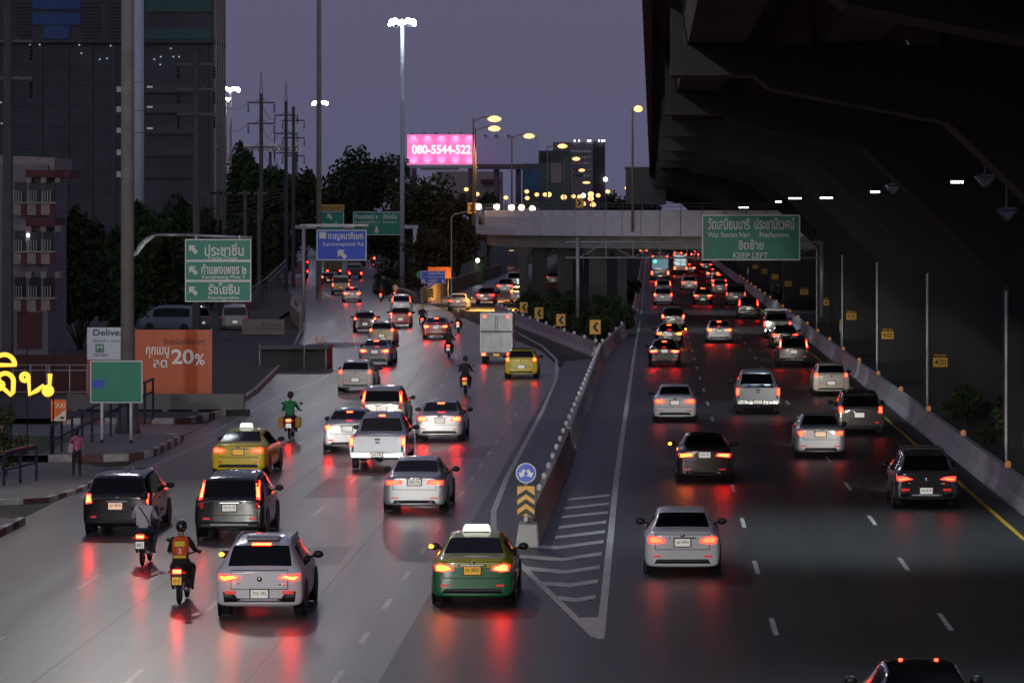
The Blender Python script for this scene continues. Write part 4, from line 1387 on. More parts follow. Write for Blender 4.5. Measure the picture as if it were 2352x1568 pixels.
for i, (px, py) in enumerate(((727, 792), (741, 790))):
    g0 = G(px, py + 12)
    t = thing('traffic_cone', ('left' if i == 0 else 'right') + ' orange traffic cone of the pair by the dark kerbside bin', 'traffic cone', g0, 0, 'orange traffic cones')
    MB().box(-.2, .2, -.2, .2, 0, .05).build('base', M['ink'], t)
    MB().cyl((0, 0, .05), (0, 0, .8), .16, .03, 12).build('cone', M['sign_o'], t, True)
    MB().cyl((0, 0, .4), (0, 0, .55), .103, .075, 12).build('band', M['sign_w'], t, True)
kc = Flat('dark_kiosk', 'dark low kerbside kiosk behind the white hatchback', 'kiosk', 690, 860, 190)
kc.box('body', 600, 752, 800, 862, mat('kiosk_dark', (.03, .028, .03), .7), 0, 3)
kc.box('counter', 596, 756, 796, 801, 'pole_d', -.4, 3.1)
for px in (598, 700, 750):
    kc.post(px, 740 if px == 700 else 790, 862, .04, 'steel', -.3, 6)


# ------------------------------------------------------------------ vehicles
def eval_subdiv(cage_v, cage_f, cage_m, creases, levels=2):
    me = bpy.data.meshes.new('cage')
    me.from_pydata(cage_v, [], cage_f)
    for _ in range(5):
        me.materials.append(M['black'])
    me.polygons.foreach_set('material_index', cage_m)
    at = me.attributes.new('crease_edge', 'FLOAT', 'EDGE')
    for e in me.edges:
        k = tuple(sorted(e.vertices))
        if k in creases:
            at.data[e.index].value = creases[k]
    o = link('cage', me)
    s = o.modifiers.new('s', 'SUBSURF')
    s.levels = s.render_levels = levels
    dg = bpy.context.evaluated_depsgraph_get()
    out = bpy.data.meshes.new_from_object(o.evaluated_get(dg))
    bpy.data.objects.remove(o)
    v = np.empty(len(out.vertices) * 3)
    out.vertices.foreach_get('co', v)
    v = v.reshape(-1, 3)
    fs = [tuple(p.vertices) for p in out.polygons]
    ms = [p.material_index for p in out.polygons]
    bpy.data.meshes.remove(out)
    return v, fs, ms


def submesh(name, v, fs, m, scale=None):
    used = sorted({i for f in fs for i in f})
    mp = {a: i for i, a in enumerate(used)}
    me = bpy.data.meshes.new(name)
    me.from_pydata([tuple(v[i]) for i in used], [], [tuple(mp[i] for i in f) for f in fs])
    me.materials.append(m)
    me.polygons.foreach_set('use_smooth', [True] * len(fs))
    me.update()
    return me


def loft(st, rear_win, wind, side_rng, gw=.94):
    """st: stations (y, half width, bottom z, belt z, top half width, top z) from the tail forward"""
    V, Fc, Mi, cr = [], [], [], {}
    n = len(st)
    for (y, wb, zb, zs, wt, zt) in st:
        half = [(wb * .90, zb), (wb * .985, zb + .10 * (zs - zb)), (wb, zb + .5 * (zs - zb)), (wb * .975, zs), (wt, zt - .10 * (zt - zs) - .015), (wt * gw, zt)]
        ring = [(0, zb)] + half + [(0, zt + .015)] + [(-x, z) for x, z in half[::-1]]
        V += [(x, y, z) for x, z in ring]
    K = 14
    for i in range(n - 1):
        for j in range(K):
            a, b = i * K + j, i * K + (j + 1) % K
            m = 0
            if j in (6, 7):
                if i in rear_win:
                    m = 1
                elif i in wind:
                    m = 2
            if j == 4 and i in side_rng:
                m = 3
            if j == 9 and i in side_rng:
                m = 4
            Fc.append((a, b, b + K, a + K))
            Mi.append(m)
    for base, flip in ((0, False), ((n - 1) * K, True)):
        caps = [(0, 1, 13)] + [(j, j + 1, 13 - j, 14 - j) for j in range(1, 6)] + [(6, 7, 8)]
        for c in caps:
            f = tuple(base + k for k in c)
            Fc.append(f[::-1] if not flip else f)
            Mi.append(0)

    def crease(a, b, w):
        cr[tuple(sorted((a, b)))] = w
    for j in range(K):
        crease(j, (j + 1) % K, .35)
    for i in range(n - 1):
        for j in (4, 10):
            crease(i * K + j, (i + 1) * K + j, .55)
        if i in rear_win or i in wind:
            for j in (6, 8):
                crease(i * K + j, (i + 1) * K + j, .7)
    for i in list(rear_win) + [k + 1 for k in rear_win]:
        for j in (5, 6, 7, 8):
            crease(i * K + j, i * K + j + 1, .55)
    # the cap normals: faces were listed clockwise seen from outside for the ring
    return eval_subdiv(V, Fc, Mi, cr)


MODELS = {}


def decal(bvh, poly, off=.012, step=.09, back=.03, mirror=False):
    bm = bmesh.new()
    vs = [bm.verts.new((x, 0, z)) for x, z in poly]
    bm.faces.new(vs)
    xs, zs = [p[0] for p in poly], [p[1] for p in poly]
    for ax, lo, hi in ((0, min(xs), max(xs)), (2, min(zs), max(zs))):
        k = math.floor(lo / step) + 1
        while k * step < hi - 1e-4:
            no = [0, 0, 0]
            no[ax] = 1
            co = [0, 0, 0]
            co[ax] = k * step
            bmesh.ops.bisect_plane(bm, geom=bm.verts[:] + bm.edges[:] + bm.faces[:], plane_co=co, plane_no=no)
            k += 1
    last = 0.0
    for v in bm.verts:
        best = None
        for sx in (1, .97, .93, .88):
            h = bvh.ray_cast(Vector((v.co.x * sx, -3, v.co.z)), Vector((0, 1, 0)))
            if h[0] is not None:
                best = h[0].y + (1 - sx) * .6
                break
        v.co.y = (best if best is not None else last) - off
        last = v.co.y
    bm.normal_update()
    ed = [e for e in bm.edges if len(e.link_faces) == 1]
    new = {}
    for e in ed:
        for v in e.verts:
            if v not in new:
                new[v] = bm.verts.new(v.co + Vector((0, back, 0)))
    for e in ed:
        a, b = e.verts
        bm.faces.new((a, b, new[b], new[a]))
    bmesh.ops.recalc_face_normals(bm, faces=bm.faces[:])
    out = MB()
    bm.verts.index_update()
    sgn = -1 if mirror else 1
    out.add([(v.co.x * sgn, v.co.y, v.co.z) for v in bm.verts], [tuple(v.index for v in (f.verts if not mirror else reversed(list(f.verts)))) for f in bm.faces])
    bm.free()
    return out


def shrink(poly, k, dx=0, dz=0):
    cx = sum(p[0] for p in poly) / len(poly)
    cz = sum(p[1] for p in poly) / len(poly)
    return [(cx + (x - cx) * k + dx, cz + (z - cz) * k + dz) for x, z in poly]


def rect(cx, cz, w, h):
    return [(cx - w / 2, cz - h / 2), (cx + w / 2, cz - h / 2), (cx + w / 2, cz + h / 2), (cx - w / 2, cz + h / 2)]


def lines(pts, w=.012):
    """thin closed seam as quads"""
    out = []
    for a, b in zip(pts, pts[1:] + pts[:1]):
        d = Vector((b[0] - a[0], b[1] - a[1]))
        n = Vector((-d.y, d.x)).normalized() * w
        out.append([(a[0], a[1]), (b[0], b[1]), (b[0] + n.x, b[1] + n.y), (a[0] + n.x, a[1] + n.y)])
    return out


def define(name, st, rear_win, wind, side, lamp, plate, L, wheel_r, axles, extras, hm=None, gw=.94, refl=None, core=None, kind='car', mirror_y=None, belt=.95):
    v, fs, ms = loft(st, rear_win, wind, side, gw)
    bvh = BVHTree.FromPolygons([tuple(k) for k in v], fs)
    d = dict(name=name, L=L)
    for i, nm in enumerate(('body', 'rear_window', 'windscreen', 'side_window_r', 'side_window_l')):
        f = [a for a, m in zip(fs, ms) if m == i]
        d[nm] = submesh(nm, v, f, M['glass'] if i else None) if f else None
    d['lamp'] = [decal(bvh, lamp, .014, mirror=s).mesh('tail_lamp', M['lens'], True) for s in (False, True)]
    cp = core or shrink(lamp, .74)
    d['core'] = [decal(bvh, cp, .022, mirror=s).mesh('lamp_bulb', M['core'], True) for s in (False, True)]
    d['amber'] = [decal(bvh, shrink(cp, .8, .03), .03, mirror=s).mesh('indicator', M['amber'], True) for s in (False, True)]
    px, pz = plate
    d['plate'] = decal(bvh, rect(px, pz, .36, .17), .02, .3).mesh('licence_plate', M['plate_w'])
    d['plate_frame'] = decal(bvh, rect(px, pz, .42, .22), .008, .3).mesh('plate_recess', M['black'])
    d['plate_pos'] = (px, min(bvh.ray_cast(Vector((px + s, -3, pz)), Vector((0, 1, 0)))[0].y for s in (-.15, 0, .15)) - .026, pz)
    if hm:
        d['hm'] = decal(bvh, rect(0, hm[0], hm[1], .035), .012).mesh('high_brake_lamp', M['core_b'])
    if refl:
        d['refl'] = [decal(bvh, refl, .012, mirror=s).mesh('bumper_reflector', M['reflector']) for s in (False, True)]
    ex = []
    for nm, polys, m, off in extras:
        mb = MB()
        for pl in polys:
            q_ = decal(bvh, pl, off, .12, .02)
            mb.add(q_.v, q_.f)
        ex.append((nm, mb.mesh(nm, M[m], True)))
    d['extras'] = ex
    # wheels
    w = wheel_r
    ty = MB().cyl((-.10, 0, 0), (.10, 0, 0), w, w, 22).mesh('tyre', M['rubber'])
    rm = MB().cyl((-.105, 0, 0), (.105, 0, 0), w * .63, w * .63, 16)
    for k in range(5):
        a = k * 1.2566
        rm.box(-.112, .112, -.03, .03, w * .1, w * .6)
    d['tyre'], d['rim'] = ty, rm.mesh('rim', M['steel'])
    d['arch'] = MB().cyl((-.02, 0, 0), (.02, 0, 0), w * 1.17, w * 1.17, 22).mesh('wheel_arch', M['black'])
    wb = max(s[1] for s in st)
    d['wheels'] = [(s * (wb - .15), y, w) for y in axles for s in (-1, 1)]
    d['wb'] = wb
    my = mirror_y if mirror_y else L * .66
    d['mirror'] = MB().ball((.12, .01, .075), .115, .06, .085, 12, 8).box(-.06, .06, -.01, .04, .02, .06).mesh('door_mirror', M['black'], True)
    d['mirror_pos'] = (wb * .97, my, belt)
    d['handle'] = MB().box(-.012, .012, -.11, .11, -.018, .018).mesh('door_handle', M['black'])
    d['tail_z'] = plate[1]
    d['ht'] = max(s[5] for s in st)
    MODELS[name] = d


def seams(x, z0, z1):
    return lines([(-x, z0), (x, z0), (x, z1), (-x, z1)], .014)


SED = [(0, .77, .25, .80, .60, .96), (.05, .87, .19, .86, .69, 1.04), (.34, .895, .23, .92, .74, 1.075), (.66, .90, .21, .95, .71, 1.09), (1.28, .90, .20, .96, .585, 1.385), (1.75, .90, .20, .95, .585, 1.455),
       (2.4, .90, .20, .94, .585, 1.455), (2.8, .90, .20, .93, .59, 1.40), (3.5, .90, .20, .92, .72, 1.02), (4.1, .88, .20, .85, .70, .93), (4.48, .78, .25, .72, .62, .80), (4.6, .62, .32, .60, .48, .68)]
define('sedan', SED, (3,), (7,), (4, 5, 6), [(.40, .80), (.62, .76), (.80, .78), (.82, .90), (.70, .95), (.44, .88)], (0, .79), 4.6, .315, (.95, 3.7),
       [('boot_seam', seams(.64, .62, .98), 'black', .006), ('lower_bumper', [[(-.66, .30), (.66, .30), (.60, .40), (-.60, .40)]], 'black', .008), ('garnish', [rect(0, .90, .62, .03)], 'chrome', .02), ('emblem', [rect(0, .955, .10, .06)], 'chrome', .02)],
       hm=(1.36, .26), refl=rect(.60, .47, .17, .04))
SED2 = [(y, w * 1.01, zb, zs + .02, wt, zt + (.02 if zt > 1.2 else .03)) for (y, w, zb, zs, wt, zt) in SED]
define('saloon', SED2, (3,), (7,), (4, 5, 6), [(.34, .84), (.80, .80), (.83, .92), (.40, .93)], (0, .88), 4.8, .33, (1.0, 3.85),
       [('boot_seam', seams(.62, .66, 1.0), 'black', .006), ('lower_bumper', [[(-.62, .28), (.62, .28), (.56, .37), (-.56, .37)]], 'black', .008), ('garnish', [rect(0, .985, .40, .03)], 'chrome', .02),
        ('exhaust_trim', [rect(-.45, .31, .14, .05), rect(.45, .31, .14, .05)], 'chrome', .02)], hm=(1.37, .24), refl=rect(.56, .43, .22, .035))
define('compact', [(y * .93, w * .97, zb, zs, wt, zt) for (y, w, zb, zs, wt, zt) in SED2], (3,), (7,), (4, 5, 6), [(.52, .80), (.76, .79), (.80, .93), (.66, .96), (.54, .91)], (0, .83), 4.3, .305, (.86, 3.4),
       [('boot_seam', seams(.60, .64, .98), 'black', .006), ('lower_bumper', [[(-.60, .27), (.60, .27), (.52, .36), (-.52, .36)]], 'black', .008), ('garnish', [rect(0, .92, .50, .04)], 'black', .018)], hm=(1.37, .2), refl=rect(.58, .42, .2, .045))
SUV = [(0, .80, .32, .84, .66, .97), (.04, .90, .25, .92, .72, 1.04), (.12, .91, .28, 1.0, .73, 1.09), (.50, .915, .24, 1.03, .635, 1.50), (.72, .915, .22, 1.03, .63, 1.575), (1.6, .915, .22, 1.02, .63, 1.615),
       (2.4, .915, .22, 1.0, .63, 1.60), (2.8, .915, .22, .99, .62, 1.54), (3.4, .91, .22, .98, .75, 1.14), (4.0, .88, .22, .92, .74, 1.05), (4.32, .78, .28, .8, .66, .92), (4.42, .64, .36, .66, .5, .76)]
define('crossover', SUV, (2,), (7,), (4, 5, 6), [(.38, .86), (.74, .80), (.84, .82), (.85, .95), (.56, .93)], (0, .53), 4.42, .345, (.90, 3.5),
       [('hatch_seam', seams(.60, .62, 1.03), 'black', .006), ('lower_cladding', [[(-.74, .36), (.74, .36), (.76, .58), (.56, .58), (.46, .44), (-.46, .44), (-.56, .58), (-.76, .58)]], 'black', .010),
        ('skid_plate', [[(-.46, .375), (.46, .375), (.38, .43), (-.38, .43)]], 'steel', .018), ('emblem', [[(.055 * math.cos(a), .84 + .055 * math.sin(a)) for a in [k * .6283 for k in range(10)]]], 'chrome', .02),
        ('badge', [rect(-.46, .745, .10, .02), rect(.47, .73, .13, .03)], 'chrome', .014)], hm=(1.52, .40), refl=rect(.60, .56, .24, .07), core=[(.44, .87), (.72, .82), (.80, .86), (.80, .90), (.70, .88), (.56, .91)], belt=1.0)
TALL = [(0, .82, .29, .90, .68, 1.02), (.04, .905, .23, .98, .75, 1.06), (.09, .91, .27, 1.04, .77, 1.10), (.36, .915, .23, 1.06, .69, 1.52), (.55, .915, .22, 1.06, .68, 1.63), (1.6, .915, .22, 1.05, .67, 1.69),
        (2.5, .915, .22, 1.03, .66, 1.67), (2.9, .915, .22, 1.0, .65, 1.6), (3.5, .91, .22, 1.0, .77, 1.18), (4.1, .88, .22, .94, .75, 1.08), (4.45, .78, .28, .82, .66, .94), (4.55, .64, .36, .66, .5, .78)]
define('suv', TALL, (2,), (7,), (4, 5, 6), [(.70, 1.06), (.80, 1.04), (.74, 1.50), (.655, 1.52)], (0, .84), 4.55, .35, (.9, 3.55),
       [('hatch_seam', seams(.66, .64, 1.06), 'black', .006), ('garnish', [rect(0, .975, .62, .045)], 'chrome', .02), ('lower_cladding', [[(-.74, .30), (.74, .30), (.76, .48), (-.76, .48)]], 'black', .010),
        ('skid_plate', [rect(0, .40, 1.0, .07)], 'steel', .018), ('lower_lamp', [rect(-.72, .90, .10, .16), rect(.72, .90, .10, .16)], 'lens_off', .014)], refl=rect(.60, .56, .17, .05), belt=1.05)
define('mpv', [(y, w, zb, zs - .02, wt, zt * .985) for (y, w, zb, zs, wt, zt) in TALL], (2,), (7,), (4, 5, 6), [(.66, .86), (.83, .84), (.83, 1.10), (.70, 1.10)], (-.05, .78), 4.6, .33, (.9, 3.6),
       [('hatch_seam', seams(.62, .62, 1.05), 'black', .006), ('garnish', [rect(0, .90, .60, .03)], 'chrome', .02), ('lower_cladding', [[(-.70, .30), (.70, .30), (.72, .40), (-.72, .40)]], 'black', .010),
        ('emblem', [rect(0, 1.0, .10, .06)], 'chrome', .02)], refl=rect(.62, .50, .14, .05), belt=1.03)
HAT = [(0, .76, .26, .84, .62, .98), (.04, .845, .20, .92, .68, 1.03), (.10, .85, .25, .96, .69, 1.06), (.38, .855, .22, .99, .60, 1.40), (.6, .855, .2, .99, .59, 1.47), (1.4, .855, .2, .98, .585, 1.505), (2.1, .855, .2, .97, .585, 1.49),
       (2.5, .855, .2, .96, .58, 1.43), (3.1, .85, .2, .95, .70, 1.08), (3.5, .82, .2, .88, .68, .98), (3.75, .74, .26, .76, .60, .86), (3.85, .60, .34, .62, .46, .72)]
define('hatchback', HAT, (2,), (7,), (4, 5, 6), [(.60, .90), (.76, .88), (.78, 1.04), (.64, 1.08)], (0, .60), 3.85, .29, (.72, 3.15),
       [('hatch_seam', seams(.58, .56, 1.02), 'black', .006), ('lower_cladding', [[(-.62, .30), (.62, .30), (.58, .37), (-.58, .37)]], 'black', .010), ('emblem', [rect(0, .92, .09, .06)], 'chrome', .02)], refl=rect(.60, .46, .12, .04))
VAN = [(0, .82, .42, 1.0, .78, 1.14), (.03, .92, .32, 1.1, .86, 1.18), (.08, .935, .28, 1.16, .88, 1.22), (.24, .94, .26, 1.18, .83, 1.80), (.42, .94, .25, 1.18, .80, 1.96), (1.6, .94, .25, 1.18, .79, 2.02), (3.2, .94, .25, 1.17, .78, 2.0),
       (3.7, .94, .25, 1.15, .76, 1.9), (4.4, .93, .25, 1.08, .84, 1.30), (4.75, .88, .26, .95, .78, 1.08), (4.95, .78, .30, .80, .66, .92), (5.0, .66, .38, .66, .5, .76)]
define('van', VAN, (2,), (7,), (4, 5, 6), [(.78, .92), (.88, .90), (.87, 1.20), (.80, 1.20)], (0, .78), 5.0, .33, (1.0, 4.0),
       [('tailgate_seam', seams(.76, .56, 1.16), 'black', .006), ('bumper', [[(-.84, .36), (.84, .36), (.84, .52), (-.84, .52)]], 'concrete_d', .03), ('garnish', [rect(0, .95, .5, .05)], 'chrome', .02)], refl=rect(.66, .44, .16, .05), belt=1.15, mirror_y=4.1)
# pickup cab rides on the same loft; the bed is added as parts
CAB = [(1.70, .80, .45, 1.0, .70, 1.10), (1.73, .91, .40, 1.08, .76, 1.14), (1.78, .92, .38, 1.10, .77, 1.18), (1.98, .925, .36, 1.12, .67, 1.62), (2.15, .925, .35, 1.12, .66, 1.75), (2.8, .925, .35, 1.1, .65, 1.80),
       (3.4, .925, .35, 1.1, .65, 1.78), (3.7, .925, .35, 1.1, .64, 1.7), (4.2, .92, .35, 1.08, .80, 1.26), (4.8, .9, .35, 1.02, .80, 1.16), (5.15, .82, .42, .9, .72, 1.02), (5.25, .66, .5, .76, .55, .86)]
define('pickup', CAB, (2,), (7,), (4, 5, 6), [(.80, .80), (.90, .80), (.90, 1.12), (.80, 1.12)], (0, .62), 5.25, .37, (1.05, 4.3), [], hm=(1.70, .2), belt=1.12, mirror_y=3.9)


def bed_parts():
    d = MODELS['pickup']
    d['bed'] = MB().box(-.92, -.84, .06, 1.68, .50, 1.10).box(.84, .92, .06, 1.68, .50, 1.10).box(-.84, .84, .06, 1.68, .55, .62).box(-.84, .84, 1.60, 1.68, .62, 1.10).mesh('cargo_bed', None)
    d['gate'] = MB().box(-.78, .78, .0, .07, .60, 1.12).box(-.70, .70, -.012, .001, .66, .86).mesh('tailgate', None)
    d['gate_trim'] = MB().box(-.09, .09, -.025, -.001, 1.0, 1.06).box(-.07, .07, -.025, -.001, .90, .95).mesh('tailgate_handle', M['black'])
    d['step'] = MB().box(-.86, .86, -.16, .05, .44, .58).box(-.86, -.60, -.19, -.05, .50, .60).box(.60, .86, -.19, -.05, .50, .60).mesh('rear_bumper', M['chrome'])
    d['flap'] = MB().box(-.88, -.66, .62, .64, .12, .50).box(.66, .88, .62, .64, .12, .50).mesh('mud_flap', M['rubber'])
    d['axle'] = MB().cyl((-.7, 1.05, .36), (.7, 1.05, .36), .07, .07, 8).ball((0, 1.05, .36), .16, .16, .16, 8, 6).mesh('rear_axle', M['steel_d'])
    for k, s in enumerate((1, -1)):
        pl = [(.79, .80), (.925, .80), (.925, 1.12), (.79, 1.12)]
        d['lamp'][k] = MB().prism([(s * x, z) for x, z in pl][::s], 'y', -.01, .06).mesh('tail_lamp', M['lens'])
        d['core'][k] = MB().prism([(s * x, z) for x, z in shrink(pl, .66)][::s], 'y', -.02, -.012).mesh('lamp_bulb', M['core'])
        d['amber'][k] = MB().prism([(s * x, z) for x, z in shrink(pl, .5)][::s], 'y', -.03, -.022).mesh('indicator', M['amber'])
    d['plate'] = MB().box(-.18, .18, -.20, -.17, .46, .60).mesh('licence_plate', M['plate_w'])
    d['plate_frame'] = MB().box(-.21, .21, -.175, -.165, .44, .62).mesh('plate_recess', M['black'])
    d['plate_pos'] = (0, -.206, .53)
    d['wheels'] = [(s * .80, y, .37) for y in (1.05, 4.3) for s in (-1, 1)]


bed_parts()

PAINT = {}


def paint(col, metal=.0, rough=.32):
    k = (tuple(col), metal, rough)
    if k not in PAINT:
        PAINT[k] = mat('car_paint', col, rough, metal, coat=.7, nz=.06, ns=.6)
    return PAINT[k]


WHITE, PEARL, SILVER, GREY, DGREY, BLACK = (.82, .82, .82), (.74, .72, .74), (.46, .47, .49), (.20, .21, .23), (.06, .06, .065), (.005, .005, .006)
RED, DRED, BEIGE, YEL, GRN, BROWN, MAG = (.36, .012, .016), (.12, .008, .012), (.42, .33, .22), (.85, .66, .005), (.012, .17, .055), (.030, .019, .018), (.32, .02, .09)


def put(name, me, parent, m=None, loc=None):
    if me is None:
        return None
    o = link(name, me, parent, loc)
    if m is not None:
        if not me.materials:
            me.materials.append(M['black'])
        o.material_slots[0].link = 'OBJECT'
        o.material_slots[0].material = m
    return o


HEAD_N = [0]


def car(model, px, py, col, label, group='vehicles on the right carriageway', yaw=0., brake=False, blink=None, plate='plate_w', num=None, cat='car', name='car', metal=0., detail=2, trunk=None, lit=True, head=0, hm=None, rough=.30):
    d = MODELS[model]
    g0 = G(px, py)
    t = thing(name, label, cat, (g0.x, g0.y - .6, 0.012), R(yaw), group)
    pm = paint(col, metal, rough if sum(col) > .25 else .14)
    if d['body'].materials[0] is None:
        d['body'].materials[0] = M['black']
    body = put('body', d['body'], t, pm)
    if trunk is not None:                                  # two tone taxi: lower half in a second colour
        body.material_slots[0].material = trunk
    for k, nm in (('rear_window', 'rear_window'), ('windscreen', 'windscreen'), ('side_window_r', 'side_window'), ('side_window_l', 'side_window')):
        put(nm, d[k], t)
    for k in (0, 1):
        o = put('tail_lamp', d['lamp'][k], t, None if lit else M['lens_off'])
        if lit:
            put('lamp_bulb', d['core'][k], o, M['core_b'] if brake else None)
        if blink == k:
            put('indicator', d['amber'][k], o)
            mm = put('mirror_indicator', MB().ball((0, 0, 0), .05, .03, .04, 8, 5).mesh('mirror_indicator', M['amber']), t, None, (( -1 if k else 1) * (d['wb'] * .97 + .20), d['mirror_pos'][1] - .07, d['mirror_pos'][2] + .08))
    if d.get('hm') and (brake if hm is None else hm):
        put('high_brake_lamp', d['hm'], t)
    put('plate_recess', d['plate_frame'], t)
    pl = put('licence_plate', d['plate'], t, M[plate])
    if num:
        x, y, z = d['plate_pos']
        text(num, pl, x, y, z + .015, .29, .085, M['ink'], 'plate_characters')
    for nm, me_ in d['extras']:
        put(nm, me_, t)
    for k in range(2):
        if d.get('refl'):
            put('bumper_reflector', d['refl'][k], t)
    for i, w in enumerate(d['wheels']):
        o = put('wheel', d['tyre'], t, None, w)
        if detail > 0:
            put('rim', d['rim'], o)
        if model != 'pickup':
            s = 1 if w[0] > 0 else -1
            put('wheel_arch', d['arch'], t, None, (s * (d['wb'] - .008), w[1], w[2] + .01))
    mx, my, mz = d['mirror_pos']
    for s in (1, -1):
        o = put('door_mirror', d['mirror'], t, None, (s * mx, my, mz))
        o.scale = (s, 1, 1)
        if detail > 1:
            for hy in (.36, .58):
                put('door_handle', d['handle'], t, pm, (s * (d['wb'] - .012), d['L'] * hy, mz - .14))
    if model == 'pickup':
        for k in ('bed', 'gate'):
            put({'bed': 'cargo_bed', 'gate': 'tailgate'}[k], d[k], t, pm)
        put('tailgate_handle', d['gate_trim'], t)
        put('rear_bumper', d['step'], t)
        put('mud_flap', d['flap'], t)
        put('rear_axle', d['axle'], t)
    if head:
        h_ = spot((0, d['L'] + .05, .65), (0, d['L'] + 12, -.1), head, 58, (1, .93, .82), .8, .15, 'headlight', t)
    return t


# two tone taxi paint: yellow above the waist, green below, as the real livery
def two_tone():
    m = mat('taxi_two_tone', YEL, .3, coat=.7, nz=.05)
    n, l = m.node_tree.nodes, m.node_tree.links
    mx = [k for k in n if k.type == 'MIX'][0]
    tc = [k for k in n if k.type == 'TEX_COORD'][0]
    sp = n.new('ShaderNodeSeparateXYZ')
    l.new(tc.outputs['Object'], sp.inputs[0])
    gt = n.new('ShaderNodeMath')
    gt.operation = 'GREATER_THAN'
    gt.inputs[1].default_value = .86
    l.new(sp.outputs[2], gt.inputs[0])
    c = n.new('ShaderNodeMix')
    c.data_type = 'RGBA'
    c.inputs[6].default_value = (*GRN, 1)
    c.inputs[7].default_value = (.50, .46, .02, 1)
    l.new(gt.outputs[0], c.inputs[0])
    l.new(c.outputs[2], mx.inputs[6])
    return m


def taxi_sign(t, z=1.47, y=1.9, w=.62):
    b = MB().prism([(-w / 2, 0), (w / 2, 0), (w / 2 * .92, .11), (w / 2 * .80, .15), (-w / 2 * .80, .15), (-w / 2 * .92, .11)], 'y', -.09, .09).build('roof_sign', M['taxi_sign'], t, loc=(0, y, z))
    MB().box(-w / 2 * .9, w / 2 * .9, -.1, .1, -.03, -.001).build('roof_sign_base', M['black'], t, loc=(0, y, z))


def roof_rails(t, x=.60, z=1.60, y0=.9, y1=2.6, m='steel', cross=False):
    for s in (-1, 1):
        MB().tube([(s * x, y0, z - .06), (s * x, y0 + .15, z + .03), (s * x, y1 - .15, z + .03), (s * x, y1, z - .06)], .022, 6).build('roof_rail', M[m], t)
    if cross:
        for y in (y0 + .3, y1 - .4):
            MB().box(-x, x, y - .04, y + .04, z + .05, z + .09).build('cross_bar', M[m], t)


LG = 'vehicles on the left carriageway'
RG = 'vehicles on the right carriageway'
HN, HF = 620, 520
# --- left carriageway, near to far
c = car('crossover', 603, 1415, PEARL, 'white crossover with brake lights on in front at the bottom left', LG, 1.0, True, 1, num='7กร 345', head=HN)
roof_rails(c, .58, 1.585)
MB().box(-.35, .35, .65, 1.2, 1.605, 1.63).build('sunroof', M['glass'], c)
c = car('sedan', 1088, 1388, GRN, 'green and yellow taxi with lit roof sign near the gore nose', LG, 0, True, 1, 'plate_y', 'ทห 8843', 'taxi', 'taxi', trunk=two_tone(), hm=False, head=HN)
taxi_sign(c)
c = car('saloon', 955, 1175, SILVER, 'silver saloon with tinted rear window in the lane left of the gore line', LG, 0, False, num='4กฬ 776', metal=.55, head=HN)
c = car('suv', 533, 1236, BLACK, 'black suv with tall brake lights in the left pillars and chrome strip', LG, .5, True, num='ฌฉ 5', head=HN)
MB().cyl((0, .62, 1.66), (0, .50, 1.95), .008, .004, 5).build('aerial', M['black'], c)
c = car('mpv', 277, 1226, BLACK, 'black people carrier beside the left kerb with orange lit plate', LG, .5, True, plate='plate_lit', num='ฎต 4554', head=HN)
c = car('sedan', 552, 1092, YEL, 'all yellow taxi with lit roof sign in the left lane', LG, -1.5, False, plate='plate_y', cat='taxi', name='taxi', head=HN)
taxi_sign(c, w=.42)
c = car('pickup', 870, 1078, (.34, .37, .42), 'grey blue double cab pickup with chrome bumper', LG, 0, True, num='ฒจ 992', cat='pickup', name='pickup_truck', metal=.4, head=HN)
c = car('sedan', 1011, 1012, SILVER, 'silver sedan braking right behind the grey pickup', LG, 0, True, metal=.4, head=HN)
c = car('compact', 800, 1036, SILVER, 'silver sedan braking beside the grey pickup on its left', LG, -.5, True, metal=.4, head=HN)
c = car('suv', 880, 986, (.40, .38, .34), 'pale suv just ahead of the grey pickup', LG, 0, True, metal=.3, head=HF)
c = car('hatchback', 818, 900, (.66, .63, .58), 'white hatchback in the left lane ahead of the pickup', LG, -1, False, plate='plate_w', head=HF)
c = car('sedan', 862, 840, (.30, .30, .33), 'dark silver sedan with wide brake lights ahead of the white hatchback', LG, -1, True, metal=.4, head=HF)
c = car('hatchback', 878, 792, BEIGE, 'beige hatchback behind the dark red hatchback', LG, 0, True, metal=.3, head=HF)
c = car('hatchback', 840, 763, DRED, 'dark red hatchback braking at the left bend', LG, 4, True, head=HF)
c = car('hatchback', 921, 751, RED, 'bright red hatchback behind the silver pickup at the bend', LG, 3, True, head=HF)
c = car('suv', 923, 722, SILVER, 'silver suv directly ahead of the bright red hatchback', LG, 4, False, metal=.3, head=HF)
c = car('sedan', 1002, 778, RED, 'red sedan braking left of the box truck', LG, 1, True, head=HF)
c = car('sedan', 1053, 713, GREY, 'grey sedan entering the orange lit slip road', LG, 0, False, metal=.3, head=HF)
c = car('crossover', 1116, 699, MAG, 'magenta small suv on the orange lit slip road', LG, 0, False, head=HF)
c = car('crossover', 1160, 675, SILVER, 'silver suv next to the tan ramp wall under the flyover', LG, 0, False, metal=.3, head=HF)
c = car('van', 1184, 664, WHITE, 'white van half hidden behind the left flyover pier', LG, 0, False, cat='van', name='van')
c = car('hatchback', 1192, 694, SILVER, 'silver hatchback half hidden behind the gore shrubs', LG, 0, False)
c = car('van', 784, 677, (.52, .46, .36), 'cream minibus with yellow plate under the blue sign', LG, 6, True, plate='plate_y', cat='van', name='van')
c = car('sedan', 810, 694, SILVER, 'silver sedan just behind the cream minibus', LG, 6, True, metal=.3)
c = car('hatchback', 755, 655, DRED, 'red lit hatchback left of the cream minibus', LG, 7, True)
